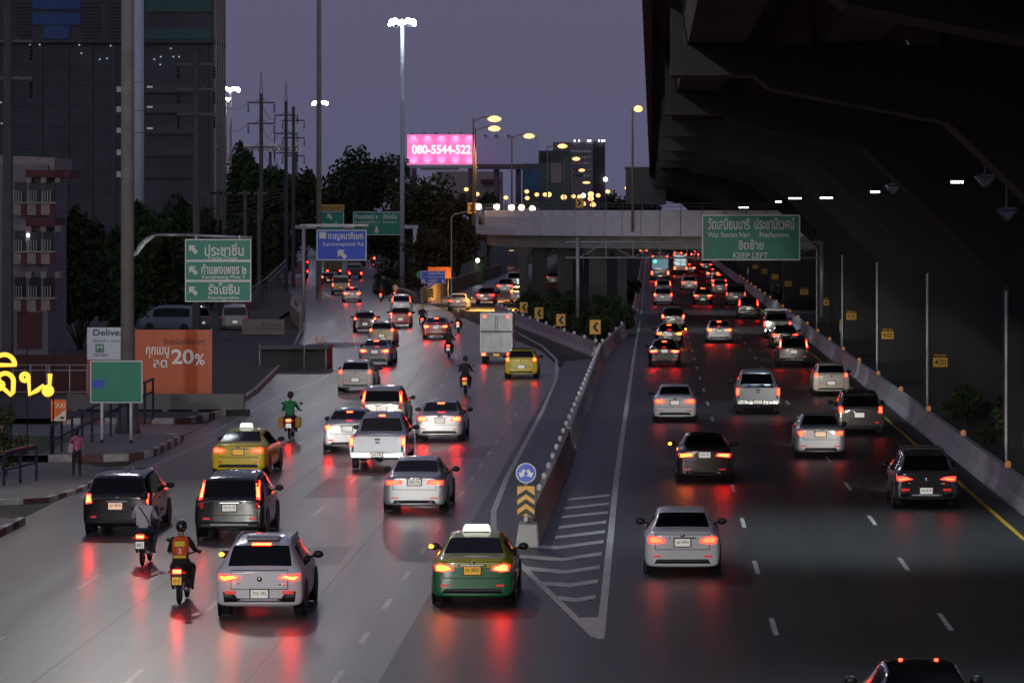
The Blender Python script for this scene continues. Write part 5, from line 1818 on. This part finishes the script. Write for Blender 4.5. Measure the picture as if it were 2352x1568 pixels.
c = car('hatchback', 1270, 655, (.5, .5, .5), 'white hatchback seen through the gap between the flyover piers', LG, 0, True)
# --- right carriageway
c = car('sedan', 1567, 1318, WHITE, 'white sedan alone at the front of the right carriageway', RG, 0, False, num='ฆฬ 8404', head=HN)
c = car('saloon', 1618, 1106, BROWN, 'dark brown saloon with its left indicator flashing', RG, 0, True, 1, num='1กพ 22', head=HN, hm=False)
c = car('compact', 1883, 1050, SILVER, 'silver compact sedan in the middle of the right carriageway', RG, 0, False, metal=.45, head=HN, plate='plate_lit')
c = car('crossover', 2124, 1166, (.035, .03, .034), 'dark suv with black roof rack beside the right barrier', RG, 0, False, num='กม 619', head=HN)
roof_rails(c, .58, 1.60, m='black', cross=True)
c = car('saloon', 2128, 1770, BLACK, 'black saloon cut off by the bottom edge of the frame', RG, 0, False)
for s in (-1, 1):
    MB().ball((s * .28, 2.2, 1.485), .035, .035, .02, 8, 5).build('roof_marker', M['core'], c)
c = car('mpv', 1975, 998, (.07, .06, .058), 'dark wagon with pale lit bumper in the right lane', RG, 0, False, head=HN)
c = car('sedan', 1550, 968, WHITE, 'white sedan with black diffuser in the left lane ahead', RG, 0, False, head=HN)
c = car('pickup', 1740, 950, GREY, 'grey pickup carrying people and blue bundles in its bed', RG, 0, False, cat='pickup', name='pickup_truck', metal=.3, head=HN)
for i, (x, y, m_, r_) in enumerate(((-.45, .7, (.03, .06, .25), .26), (.1, 1.1, (.03, .03, .035), .30), (.5, .8, (.05, .05, .06), .25))):
    tag(MB().ball((0, 0, .22), r_, r_ * .9, .30, 9, 6).ball((.1, .1, .35), r_ * .6, r_ * .6, .25, 8, 5).build('cloth_bundle', mat('bundle', m_, .8), None, True, (c.location.x + x, c.location.y + y, .64)),
        ('blue', 'large black', 'small dark')[i] + ' bundle lying in the grey pickup bed', 'bundle', 'bundles in the pickup bed')
c = car('hatchback', 1908, 908, (.66, .60, .50), 'cream hatchback close to the right barrier', RG, 0, False, head=HF)
c = car('suv', 1822, 842, DGREY, 'dark grey suv with hooked lights in the right lane', RG, 0, True, metal=.3, head=HF)
c = car('sedan', 1803, 800, BLACK, 'black sedan just ahead of the dark grey suv', RG, 0, False, head=HF)
c = car('pickup', 1785, 776, (.10, .11, .11), 'dark pickup with a roof bar ahead of the black sedan', RG, 0, False, cat='pickup', name='pickup_truck', head=HF)
MB().box(-.80, .80, 1.6, 1.75, 1.82, 1.95).build('roof_bar', M['steel'], c)
c = car('sedan', 1652, 787, SILVER, 'silver sedan in the middle lane behind the black suv', RG, 0, True, metal=.4, head=HF)
c = car('saloon', 1526, 842, BLACK, 'black saloon with long brake lights nearest the left barrier', RG, 0, True, head=HF)
c = car('sedan', 1537, 796, BLACK, 'black sedan with its right indicator flashing', RG, 0, True, 0, head=HF)
c = car('mpv', 1546, 757, (.016, .014, .018), 'dark people carrier third in the left lane queue', RG, 0, True, head=HF)
c = car('mpv', 1523, 701, (.42, .42, .46), 'silver people carrier behind the silver suv in the left lane', RG, 0, True, metal=.3, head=HF)
c = car('suv', 1523, 679, (.35, .34, .33), 'silver suv behind the blue lit bus', RG, 0, True, metal=.3, head=HF)
c = car('crossover', 1614, 700, BLACK, 'black suv in the middle lane beside the grey van', RG, 0, True, head=HF)
c = car('crossover', 1583, 667, (.66, .62, .55), 'white suv behind the pale lit truck', RG, 0, False, head=HF)
c = car('van', 1690, 701, (.14, .145, .14), 'grey panel van in the right lane', RG, 0, False, cat='van', name='van', head=HF)
c = car('suv', 1719, 732, BLACK, 'black suv braking behind the grey van', RG, 0, True, head=HF)
c = car('hatchback', 1653, 676, (.45, .42, .42), 'silver hatchback ahead of the grey van', RG, 0, True, head=HF)
c = car('crossover', 1651, 662, SILVER, 'silver suv hidden behind the silver hatchback', RG, 0, True)
c = car('sedan', 1637, 643, SILVER, 'silver sedan far ahead in the right lane', RG, 0, True, head=HF)
c = car('crossover', 1622, 621, BLACK, 'small black suv braking below the green sign', RG, 0, True)
c = car('sedan', 1604, 604, GREY, 'grey sedan at the left edge of the green sign', RG, 0, True)
c = car('sedan', 1584, 629, DGREY, 'dark sedan right of the pale lit truck', RG, 0, True)
c = car('sedan', 1557, 591, DGREY, 'distant dark sedan under the truss gantry', RG, 0, True)
c = car('sedan', 1596, 594, GREY, 'distant grey sedan left of the green sign corner', RG, 0, True)
c = car('sedan', 1478, 585, DGREY, 'farthest dark car at the left of the gantry opening', RG, 0, True)


# --- boxy vehicles
def wheels(t, xs, ys, r):
    ty = MB().cyl((-.13, 0, 0), (.13, 0, 0), r, r, 20).mesh('tyre', M['rubber'])
    for x in xs:
        for y in ys:
            o = link('wheel', ty, t, (x, y, r))
            link('rim', MB().cyl((-.135, 0, 0), (.135, 0, 0), r * .55, r * .55, 12).mesh('rim', M['steel']), o)


def lamp_pair(t, x, z, w, h, y=-.03, m='lens', core='core_b', nm='tail_lamp'):
    for s in (-1, 1):
        o = MB().box(s * x - w / 2, s * x + w / 2, y, y + .05, z - h / 2, z + h / 2).build(nm, M[m], t)
        MB().box(s * x - w * .34, s * x + w * .34, y - .012, y - .001, z - h * .34, z + h * .34).build('lamp_bulb', M[core], o)


g0 = G(1141, 834)
tk = thing('box_truck', 'small grey box truck with roller door beside the curved barrier', 'truck', (g0.x, g0.y - .6, .012), 0, LG)
alu = mat('truck_panel', (.34, .36, .37), .45, .5, nz=.22, ns=1.5, bump=.1)
MB().box(-.92, .92, .0, 3.3, .62, 2.85).build('cargo_box', alu, tk, bevel=.02)
for s in (-1, 1):
    MB().box(s * .45 - .41, s * .45 + .41, -.03, -.002, 1.85, 2.70).build('rear_door', alu, tk, bevel=.01)
    MB().box(s * .88 - .035, s * .88 + .035, -.05, -.002, .62, 2.84).build('corner_post', M['steel'], tk)
    MB().cyl((s * .06, -.06, 1.86), (s * .06, -.06, 2.68), .015, .015, 6).build('lock_rod', M['steel_d'], tk)
for i in range(3):
    MB().box(-.84 + i * .565, -.84 + i * .565 + .55, -.03, -.002, .66, 1.74).build('tail_lift_panel', alu, tk, bevel=.01)
MB().box(-.88, .88, -.06, -.002, 1.76, 1.84).build('cross_member', M['steel_d'], tk)
MB().box(-.88, .88, -.06, -.002, 2.74, 2.84).build('header', M['steel'], tk)
lamp_pair(tk, .66, 2.66, .16, .14, -.07, core='core')
lamp_pair(tk, .72, .52, .26, .16, .0)
MB().box(-.86, .86, .02, .10, .40, .62).build('under_bar', M['steel_d'], tk)
MB().box(-.85, .85, 3.4, 4.9, .45, 2.05).build('cab', paint((.35, .36, .38)), tk, bevel=.12)
MB().box(-.17, .17, -.01, .015, .42, .56).build('licence_plate', M['plate_y'], tk)
for s in (-1, 1):
    MB().box(s * 1.02 - .08, s * 1.02 + .08, 4.5, 4.55, 1.3, 1.75).box(s * .92 - .12, s * .92 + .12, 4.52, 4.54, 1.5, 1.54).build('door_mirror', M['black'], tk)
wheels(tk, (-.72, .72), (.9, 4.0), .33)
spot((0, 4.95, .7), (0, 16, 0), HF, 58, (1, .93, .82), .8, .15, 'headlight', tk)

c = car('hatchback', 1198, 868, YEL, 'yellow and black taxi just behind the box truck', LG, 0, True, cat='taxi', name='taxi', hm=False, head=HF)
MB().box(-.52, .52, .5, 2.4, 1.505, 1.53).build('dark_roof_panel', M['black'], c)

g0 = G(1516, 645)
bu = thing('bus', 'dark bus with blue lit rear window in the left lane', 'bus', (g0.x, g0.y - 1, .012), 0, RG)
MB().box(-1.22, 1.22, 0, 10.5, .35, 3.35).build('body', paint((.03, .035, .05)), bu, bevel=.15)
MB().box(-1.0, 1.0, -.04, -.005, 1.6, 2.75).build('rear_window', mat('bus_glow', (.05, .1, .14), .3, emis=(.28, .55, .75), es=.30, nz=.5, ns=1.5), bu)
MB().box(-1.1, 1.1, -.05, -.01, .8, 1.4).build('engine_cover', paint((.05, .14, .24)), bu, bevel=.03)
lamp_pair(bu, 1.02, 1.0, .22, .5, -.06)
lamp_pair(bu, .9, 3.1, .2, .12, -.03)
MB().ball((-.62, -.06, 2.45), .22, .05, .2, 10, 6).build('green_lamp', glow('green_lamp', (.1, 1, .5), 2.2), bu)
MB().box(-.25, .25, -.08, -.05, .55, .7).build('licence_plate', M['plate_lit'], bu)
wheels(bu, (-1.05, 1.05), (2.2, 8.3), .48)
g0 = G(1513, 601)
b3 = thing('bus', 'tall dark coach with a cluster of red lights far ahead', 'bus', (g0.x, g0.y, .012), 0, RG)
MB().box(-1.25, 1.25, 0, 11, .35, 3.8).build('body', paint((.04, .02, .03)), b3, bevel=.15)
MB().box(-1.0, 1.0, -.04, -.005, 1.8, 2.8).build('rear_window', M['glass'], b3)
lamp_pair(b3, .75, 2.95, .55, .6, -.06)
lamp_pair(b3, .2, 3.65, .3, .4, -.06)
lamp_pair(b3, 1.0, 1.0, .25, .5, -.06)
wheels(b3, (-1.05, 1.05), (2.2, 8.3), .48)
g0 = G(1563, 632)
t2 = thing('light_truck', 'pale truck whose rear window grid glows white in the middle lane', 'truck', (g0.x, g0.y - 1, .012), 0, RG)
MB().box(-.98, .98, 0, 5.2, .7, 2.95).build('cargo_box', paint((.5, .48, .44)), t2, bevel=.05)
for i in range(2):
    for j in range(3):
        MB().box(-.72 + i * .76, -.04 + i * .76, -.03, -.002, 1.35 + j * .48, 1.75 + j * .48).build('lit_pane', glow('lit_pane', (.60, .86, .88), .62), t2)
lamp_pair(t2, .8, .95, .25, .35, -.05)
lamp_pair(t2, .8, 2.85, .2, .14, -.05, core='core')
MB().box(-.9, .9, 5.3, 6.8, .5, 2.2).build('cab', paint((.4, .4, .4)), t2, bevel=.1)
wheels(t2, (-.85, .85), (1.2, 5.9), .4)
g0 = G(767, 634)
t3 = thing('tarp_truck', 'tan tarpaulin truck far up the left branch', 'truck', (g0.x, g0.y, .012), R(8), LG)
MB().box(-1.1, 1.1, 0, 5.5, .8, 2.9).build('cargo_box', mat('tarp', (.24, .18, .11), .8, nz=.3), t3, bevel=.08)
for s in (-1, 0, 1):
    MB().cyl((s * .9, -.03, .8), (s * .9, -.03, 2.85), .03, .03, 6).build('tarp_pole', M['steel_d'], t3)
lamp_pair(t3, .85, .7, .25, .2, -.05)
wheels(t3, (-.9, .9), (1.2, 6), .42)
MB().box(-1, 1, 5.6, 7.2, .5, 2.3).build('cab', paint((.3, .3, .3)), t3, bevel=.1)
g0 = G(817, 641)
t4 = thing('canopy_truck', 'dark songthaew style pickup with canopy on the left branch', 'truck', (g0.x, g0.y - .6, .012), R(8), LG)
MB().box(-.88, .88, 0, 2.6, .5, 1.25).build('bed', paint((.10, .10, .11)), t4, bevel=.04)
MB().box(-.95, .95, -.2, 2.8, 2.15, 2.3).build('canopy', mat('canopy', (.07, .03, .03), .7), t4, bevel=.04)
MB().box(-.80, .80, -.01, 2.4, 1.26, 1.5).build('load', mat('load', (.25, .26, .27), .7), t4)
for sx in (-1, 1):
    for yy in (.05, 2.5):
        MB().cyl((sx * .85, yy, 1.25), (sx * .85, yy, 2.16), .03, .03, 6).build('canopy_post', M['steel_d'], t4)
MB().box(-.86, .86, 2.9, 4.6, .45, 1.75).build('cab', paint((.10, .10, .11)), t4, bevel=.12)
lamp_pair(t4, .76, .75, .2, .26, -.03)
wheels(t4, (-.72, .72), (.7, 3.6), .34)
for (px, py, lab, zz) in ((690, 640, 'red lights of a stopped lorry beyond the gantry post', 2.3), (848, 606, 'red topped lorry behind the blue sign corner', 2.6)):
    g0 = G(px, py)
    t5 = thing('lorry', lab, 'truck', (g0.x, g0.y, .012), R(9), LG)
    MB().box(-1.1, 1.1, 0, 6, .6, zz).build('cargo_box', paint((.2, .17, .15)), t5, bevel=.05)
    MB().box(-1.0, 1.0, 6.1, 7.6, .6, 2.2).build('cab', paint((.2, .17, .15)), t5, bevel=.1)
    lamp_pair(t5, .85, .95, .3, .3, -.05)
    lamp_pair(t5, .85, zz - .15, .25, .2, -.05)
    wheels(t5, (-.9, .9), (1.2, 6.6), .42)
# parked vans on the left
c = car('van', 470, 766, (.16, .20, .24), 'blue grey van parked side on in the left car park', 'parked vans', 62, False, cat='van', name='van', lit=False)
c = car('van', 542, 764, (.45, .43, .43), 'white van parked next to the blue grey van', 'parked vans', 8, False, cat='van', name='van', lit=False)
# headlights of traffic on the flyover: oncoming cars behind the parapet
for i, (px, py, offs) in enumerate(((1125, 478, (-.80, .82)), (1190, 480, (-.45, .45)), (1226, 482, (0.0,)))):
    p = P(px, py, 308 + i * 9)
    cc = thing('oncoming_car', ('leftmost', 'middle', 'rightmost')[i] + ' oncoming car showing only headlights above the flyover parapet', 'car', (p.x, p.y, 7.5), R(180), 'oncoming cars on the flyover')
    z = p.z - 7.5
    d = MODELS['hatchback']
    put('body', d['body'], cc, paint(DGREY))
    put('windscreen', d['windscreen'], cc)
    put('rear_window', d['rear_window'], cc)
    for s in offs:
        MB().ball((s, 3.86, z + .12), .30, .06, .28, 12, 8).build('headlamp', M['head'], cc, True)
    for q_ in d['wheels']:
        put('wheel', d['tyre'], cc, None, q_)


# ------------------------------------------------------------------ people and motorcycles
def skin_body(joints, bones, levels=2):
    """joints: name -> (pos, rx, ry); bones: (a, b, material index). One continuous surface."""
    names = list(joints)
    ix = {n: i for i, n in enumerate(names)}
    me = bpy.data.meshes.new('figure')
    me.from_pydata([joints[n][0] for n in names], [(ix[a], ix[b]) for a, b, _ in bones], [])
    o = link('figure', me)
    o.modifiers.new('skin', 'SKIN')
    for i, n in enumerate(names):
        sv = me.skin_vertices[0].data[i]
        sv.radius = (joints[n][1], joints[n][2])
        sv.use_root = (n == 'pelvis')
    s = o.modifiers.new('sub', 'SUBSURF')
    s.levels = s.render_levels = levels
    dg = bpy.context.evaluated_depsgraph_get()
    out = bpy.data.meshes.new_from_object(o.evaluated_get(dg))
    bpy.data.objects.remove(o)
    segs = [(Vector(joints[a][0]), Vector(joints[b][0]), m) for a, b, m in bones]
    mi = []
    for p in out.polygons:
        c = p.center
        best, bm_ = 1e9, 0
        for a, b, m in segs:
            d = b - a
            t = max(0, min(1, (c - a).dot(d) / d.length_squared))
            dist = (c - (a + d * t)).length
            if dist < best:
                best, bm_ = dist, m
        mi.append(bm_)
    for _ in range(4 - len(out.materials)):
        out.materials.append(M['black'])
    out.polygons.foreach_set('material_index', mi)
    out.polygons.foreach_set('use_smooth', [True] * len(mi))
    out.update()
    return out


def hand_joints(J, B, s, wrist, fwd, down, side, m=2, curl=.5):
    """palm and five fingers rooted at the wrist"""
    w = Vector(wrist)
    f, dn, sd = Vector(fwd).normalized(), Vector(down).normalized(), Vector(side).normalized()
    J[s + 'palm'] = (w + f * .05, .032, .020)
    B.append((s + 'wrist', s + 'palm', m))
    for k, (off, ln) in enumerate(((-.030, .062), (-.010, .075), (.010, .070), (.029, .055))):
        a = w + f * .085 + sd * off
        b = a + f * ln * .5 + dn * ln * curl * .4
        c = b + f * ln * (.5 - curl * .4) + dn * ln * curl
        J[f'{s}f{k}a'] = (a, .010, .010)
        J[f'{s}f{k}b'] = (b, .009, .009)
        J[f'{s}f{k}c'] = (c, .008, .008)
        B += [(s + 'palm', f'{s}f{k}a', m), (f'{s}f{k}a', f'{s}f{k}b', m), (f'{s}f{k}b', f'{s}f{k}c', m)]
    a = w + f * .045 - sd * .04
    b = a + f * .035 - sd * .02 + dn * .02
    J[s + 'ta'] = (a, .011, .011)
    J[s + 'tb'] = (b, .009, .009)
    B += [(s + 'palm', s + 'ta', m), (s + 'ta', s + 'tb', m)]


def figure(pose):
    J, B = {}, []
    if pose == 'ride':
        J.update(pelvis=((0, .18, .90), .16, .13), waist=((0, .17, 1.06), .145, .105), chest=((0, .22, 1.28), .175, .125), neckb=((0, .27, 1.44), .075, .07), neck=((0, .30, 1.50), .055, .055), head=((0, .33, 1.61), .085, .10), crown=((0, .33, 1.70), .07, .085))
        B += [('pelvis', 'waist', 0), ('waist', 'chest', 0), ('chest', 'neckb', 0), ('neckb', 'neck', 2), ('neck', 'head', 2), ('head', 'crown', 2)]
        for s, k in (('l', -1), ('r', 1)):
            J[s + 'sh'] = ((k * .18, .25, 1.38), .072, .072)
            J[s + 'el'] = ((k * .275, .44, 1.14), .052, .052)
            J[s + 'wrist'] = ((k * .33, .74, 1.08), .028, .028)
            J[s + 'hip'] = ((k * .11, .22, .86), .10, .10)
            J[s + 'kn'] = ((k * .23, .62, .76), .070, .070)
            J[s + 'an'] = ((k * .20, .46, .36), .046, .046)
            J[s + 'toe'] = ((k * .21, .62, .28), .038, .030)
            B += [('chest', s + 'sh', 0), (s + 'sh', s + 'el', 0), (s + 'el', s + 'wrist', 0), ('pelvis', s + 'hip', 1), (s + 'hip', s + 'kn', 1), (s + 'kn', s + 'an', 1), (s + 'an', s + 'toe', 3)]
            hand_joints(J, B, s, (k * .33, .74, 1.08), (0, 1, -.1), (0, 0, -1), (k, 0, 0), 2, .7)
    else:
        J.update(pelvis=((0, 0, .84), .125, .10), waist=((0, .01, .98), .115, .085), chest=((0, .01, 1.17), .14, .10), neckb=((0, .0, 1.30), .065, .06), neck=((0, .01, 1.35), .045, .045), head=((0, .03, 1.44), .072, .085), crown=((0, .02, 1.52), .06, .07))
        B += [('pelvis', 'waist', 0), ('waist', 'chest', 0), ('chest', 'neckb', 0), ('neckb', 'neck', 2), ('neck', 'head', 2), ('head', 'crown', 2)]
        for s, k in (('l', -1), ('r', 1)):
            J[s + 'sh'] = ((k * .155, 0, 1.26), .052, .052)
            J[s + 'el'] = ((k * .215, -.03, 1.02), .038, .038)
            J[s + 'wrist'] = ((k * .225, .06, .82), .024, .024)
            J[s + 'hip'] = ((k * .08, 0, .80), .085, .085)
            st = .10 if k > 0 else -.12
            J[s + 'kn'] = ((k * .085, st * .8 + .03, .44), .055, .055)
            J[s + 'an'] = ((k * .08, st, .09), .036, .036)
            J[s + 'toe'] = ((k * .09, st + .15, .035), .034, .026)
            B += [('chest', s + 'sh', 0), (s + 'sh', s + 'el', 0), (s + 'el', s + 'wrist', 2), ('pelvis', s + 'hip', 1), (s + 'hip', s + 'kn', 1), (s + 'kn', s + 'an', 1), (s + 'an', s + 'toe', 3)]
            hand_joints(J, B, s, (k * .225, .06, .82), (0, .25, -1), (0, 1, 0), (0, 1, 0), 2, .35)
    return skin_body(J, B)


RIDE, WALK = figure('ride'), figure('walk')


def person(me, loc, label, shirt, pants, skin=None, shoes=(.03, .03, .03), group=None, rz=0):
    o = link('person', me, None, loc, rz)
    for i, m in enumerate((mat('shirt', shirt, .8, nz=.2, ns=6), mat('trousers', pants, .8, nz=.2, ns=6), skin or M['skin'], mat('shoes', shoes, .6))):
        o.material_slots[i].link = 'OBJECT'
        o.material_slots[i].material = m
    return tag(o, label, 'person', group)


def face(o, c, k=1.0):
    """nose, ears, eyes and mouth on the far (front) side of the head"""
    x, y, z = c
    MB().ball((x, y + .088 * k, z - .005), .014, .02, .022, 7, 5).build('nose', M['skin'], o, True)
    for s in (-1, 1):
        MB().ball((x + s * .078 * k, y + .0, z), .012, .024, .034, 7, 5).build('ear', M['skin'], o, True)
        MB().ball((x + s * .030 * k, y + .078 * k, z + .022), .012, .008, .008, 7, 5).build('eye', M['ink'], o, True)
    MB().ball((x, y + .082 * k, z - .045), .024, .008, .007, 7, 5).build('mouth', mat('lips', (.25, .08, .07), .5) if 'lips' not in bpy.data.materials else bpy.data.materials['lips'], o, True)


# motorcycle, origin under the rear wheel, facing +Y
def arc_tyre(r, w):
    m = MB()
    n, k = 26, 8
    vs, fs = [], []
    for i in range(n):
        a = 2 * math.pi * i / n
        for j in range(k):
            b = 2 * math.pi * j / k
            rr = r - w + w * math.cos(b)
            vs.append((w * .75 * math.sin(b), rr * math.cos(a), rr * math.sin(a)))
    for i in range(n):
        for j in range(k):
            fs.append((i * k + j, i * k + (j + 1) % k, ((i + 1) % n) * k + (j + 1) % k, ((i + 1) % n) * k + j))
    return m.add(vs, fs).mesh('tyre', M['rubber'], True)


TY = arc_tyre(.29, .055)
RIM = MB().cyl((-.02, 0, 0), (.02, 0, 0), .19, .19, 16).cyl((-.06, 0, 0), (.06, 0, 0), .05, .05, 10).mesh('rim', M['steel'])
_v, _f, _m = loft([(-.34, .035, .66, .74, .025, .78), (-.30, .085, .58, .72, .07, .80), (-.10, .13, .50, .70, .10, .80), (.25, .14, .42, .66, .11, .76), (.50, .14, .34, .56, .10, .68), (.62, .15, .26, .42, .10, .50), (.80, .15, .26, .38, .10, .42), (.92, .17, .30, .62, .10, .80), (1.02, .17, .36, .72, .10, .95), (1.14, .08, .44, .70, .05, .84)], (), (), ())
BODY = submesh('bodywork', _v, _f, None)
BODY.materials[0] = M['black']
_v, _f, _m = loft([(-.36, .06, .79, .82, .05, .85), (-.30, .12, .77, .83, .10, .88), (0, .15, .76, .83, .13, .875), (.3, .15, .74, .80, .12, .84), (.5, .10, .72, .77, .08, .80), (.55, .05, .72, .75, .04, .77)], (), (), ())
SEAT = submesh('seat', _v, _f, M['rubber'])
BIKE_N = [0]


def motorcycle(px, py, col, label, plate='plate_w', brake=True, yaw=0, group='motorcycles in the traffic', num=None):
    g0 = G(px, py)
    t = thing('motorcycle', label, 'motorcycle', (g0.x, g0.y, .01), R(yaw), group)
    put('bodywork', BODY, t, paint(col))
    put('seat', SEAT, t)
    for y in (0, 1.25):
        w = put('wheel', TY, t, None, (0, y, .29))
        put('rim', RIM, w)
    MB().prism([(-.40, .50), (-.34, .66), (-.02, .68), (.25, .58), (.20, .56), (-.02, .63), (-.30, .60)], 'x', -.06, .06).build('rear_fender', M['black'], t)
    MB().prism([(1.0, .52), (1.1, .60), (1.28, .61), (1.45, .54), (1.42, .52), (1.27, .58), (1.12, .57)], 'x', -.055, .055).build('front_fender', M['black'], t)
    lm = MB().box(-.10, .10, -.40, -.33, .70, .80).build('tail_lamp', M['lens'], t, bevel=.02)
    MB().box(-.085, .085, -.415, -.402, .715, .785).build('lamp_bulb', M['core_b' if brake else 'core'], lm)
    for s in (-1, 1):
        MB().ball((s * .15, -.33, .72), .045, .04, .03, 8, 5).build('indicator_lens', M['lens_off'], t, True)
        MB().cyl((s * .07, .95, .30), (s * .06, 1.25, .29), .025, .025, 8).cyl((s * .07, 1.02, .9), (s * .065, 1.25, .29), .028, .024, 8).build('fork', M['steel'], t)
        MB().cyl((s * .38, .82, 1.08), (s * .25, .82, 1.08), .022, .022, 8).build('grip', M['rubber'], t)
        MB().cyl((s * .22, .90, 1.06), (s * .34, .88, 1.30), .008, .008, 5).ball((s * .35, .87, 1.32), .065, .018, .042, 10, 6).build('mirror', M['black'], t, True)
        MB().cyl((s * .08, .0, .34), (s * .10, -.06, .66), .028, .028, 8).build('shock_absorber', M['steel'], t)
    MB().tube([(-.26, .82, 1.08), (-.14, .93, 1.02), (.14, .93, 1.02), (.26, .82, 1.08)], .018, 6).build('handlebar', M['steel_d'], t)
    MB().cyl((.17, -.22, .36), (.15, .30, .28), .055, .04, 10).build('exhaust', M['chrome'], t, True)
    pl = MB().box(-.10, .10, -.43, -.415, .47, .63).build('licence_plate', M[plate], t)
    MB().box(-.11, .11, -.414, -.40, .45, .69).build('plate_bracket', M['black'], t)
    if num:
        text(num, pl, 0, -.434, .55, .15, .09, M['ink'], 'plate_characters', 0)
    return t, g0


HELM = None


def helmet_mesh():
    m = MB().ball((0, 0, 0), .125, .145, .14, 16, 12)
    vs = [v for v in m.v]
    return m.mesh('helmet', None, True)


HELM = helmet_mesh()
HELM.materials.append(M['black'])


def rider(px, py, label, shirt, pants, helmet=None, yaw=0, helm_rough=.25):
    g0 = G(px, py)
    o = person(RIDE, (g0.x, g0.y, .01), label, shirt, pants, group='motorcycle riders', rz=R(yaw))
    face(o, (0, .33, 1.62))
    if helmet is not None:
        put('helmet', HELM, o, mat('helmet_shell', helmet, helm_rough, coat=.5, nz=.05), (0, .33, 1.665))
        MB().box(-.10, .10, .43, .47, 1.60, 1.70).build('visor', M['glass'], o, bevel=.02)
    else:
        MB().ball((0, .315, 1.665), .098, .115, .105, 12, 8).build('hair', M['hair'], o, True)
    return o


def vest(o, col):
    secs = [(.98, .17, .155, .115), (1.06, .17, .168, .128), (1.18, .195, .185, .142), (1.30, .225, .198, .152), (1.38, .245, .190, .142), (1.43, .26, .150, .115), (1.455, .27, .11, .09)]
    n, vs, fs = 20, [], []
    for z, cy, rx, ry in secs:
        for k in range(n):
            a = 2 * math.pi * k / n
            q_ = 1 + .025 * math.sin(5 * a + z * 30)
            vs.append((rx * q_ * math.cos(a), cy + ry * q_ * math.sin(a), z))
    for i in range(len(secs) - 1):
        for k in range(n):
            fs.append((i * n + k, i * n + (k + 1) % n, (i + 1) * n + (k + 1) % n, (i + 1) * n + k))
    return MB().add(vs, fs).build('vest', mat('hi_vis_vest', col, .7, nz=.15, ns=8), o, True)


motorcycle(327, 1301, (.012, .012, .014), 'dark scooter beside the black people carrier', 'plate_w', True, num='882')
r = rider(327, 1301, 'bareheaded rider in a white T-shirt with a black shoulder strap', (.62, .58, .60), (.05, .06, .09), None)
MB().tube([(-.10, .06, 1.43), (0, .05, 1.30), (.10, .06, 1.14), (.15, .10, 1.02)], .014, 6).build('shoulder_strap', M['black'], r)
motorcycle(412, 1388, (.015, .013, .02), 'motorcycle with yellow plate left of the white crossover', 'plate_y', True, num='กท 45')
r = rider(412, 1388, 'rider in an orange numbered vest and black helmet', (.015, .015, .018), (.02, .018, .02), (.012, .012, .014))
v = vest(r, (.75, .10, .02))
yl = mat('vest_yellow', (.75, .72, .05), .6, nz=.1)
MB().box(-.115, .115, .048, .068, 1.25, 1.36).build('vest_panel', yl, r, bevel=.01)
MB().box(-.14, .14, .028, .05, 1.0, 1.05).build('vest_stripe', yl, r, bevel=.01)
text('3', r, 0, .040, 1.15, .08, .11, M['sign_w'], 'vest_number')
motorcycle(665, 1010, (.05, .05, .05), 'motorcycle with yellow saddlebags behind the yellow taxi', 'plate_w', True)
r = rider(665, 1010, 'rider in a bright green jacket', (.02, .22, .07), (.03, .03, .03), (.015, .015, .017))
MB().box(-.42, -.22, -.15, .25, .45, .85).box(.22, .42, -.15, .25, .45, .85).build('saddlebags', mat('saddlebag', (.45, .28, .03), .7), r, bevel=.05)
for (px, py, lab, rl, sh, pa, he, br) in (
        (1030, 823, 'motorcycle following the red sedan', 'rider in dark clothes and olive helmet behind the red sedan', (.03, .03, .03), (.02, .02, .02), (.06, .07, .03), False),
        (1052, 766, 'motorcycle with a glaring tail light right of the red sedan', 'rider in a maroon top and pale helmet right of the red sedan', (.10, .02, .025), (.02, .02, .025), (.5, .5, .52), True),
        (970, 756, 'motorcycle partly hidden left of the red sedan', 'rider with a yellow helmet left of the red sedan', (.03, .03, .04), (.02, .02, .02), (.7, .6, .05), False),
        (875, 694, 'motorcycle on the left branch right of the silver sedan', 'rider in a dark red jacket on the left branch', (.16, .03, .03), (.03, .02, .02), (.03, .03, .03), True),
        (907, 690, 'motorcycle ahead of the silver suv at the bend', 'rider in a pale shirt ahead of the silver suv', (.45, .42, .50), (.03, .03, .04), None, False),
        (1068, 906, 'motorcycle with a yellow plate beside the silver braking sedan', 'rider in black beside the silver braking sedan', (.02, .02, .02), (.02, .02, .02), (.02, .02, .025), False)):
    motorcycle(px, py, (.02, .02, .022), lab, 'plate_y' if px == 1068 else 'plate_w', br)
    rider(px, py, rl, sh, pa, he)

# walking person on the left pavement
g0 = G(176, 1096, .1)
pw = person(WALK, g0, 'person in a pink top and dark trousers walking on the left pavement', (.50, .12, .24), (.015, .013, .018), shoes=(.25, .2, .2))
face(pw, (0, .03, 1.45), .85)
MB().ball((0, -.005, 1.50), .088, .10, .095, 12, 8).ball((0, -.06, 1.42), .07, .05, .09, 10, 7).build('hair', M['hair'], pw, True)
bagm = mat('tote_bag', (.42, .40, .42), .8, nz=.25, ns=9)
MB().prism([(-.27, .80), (-.10, .78), (-.09, 1.05), (-.12, 1.10), (-.24, 1.08)], 'y', -.16, -.07).build('shoulder_bag', bagm, pw, bevel=.03)
MB().tube([(-.22, -.12, 1.06), (-.10, -.115, 1.16), (.04, -.10, 1.27), (.10, -.04, 1.325)], .010, 6).build('bag_strap', M['black'], pw)
fit_texts()
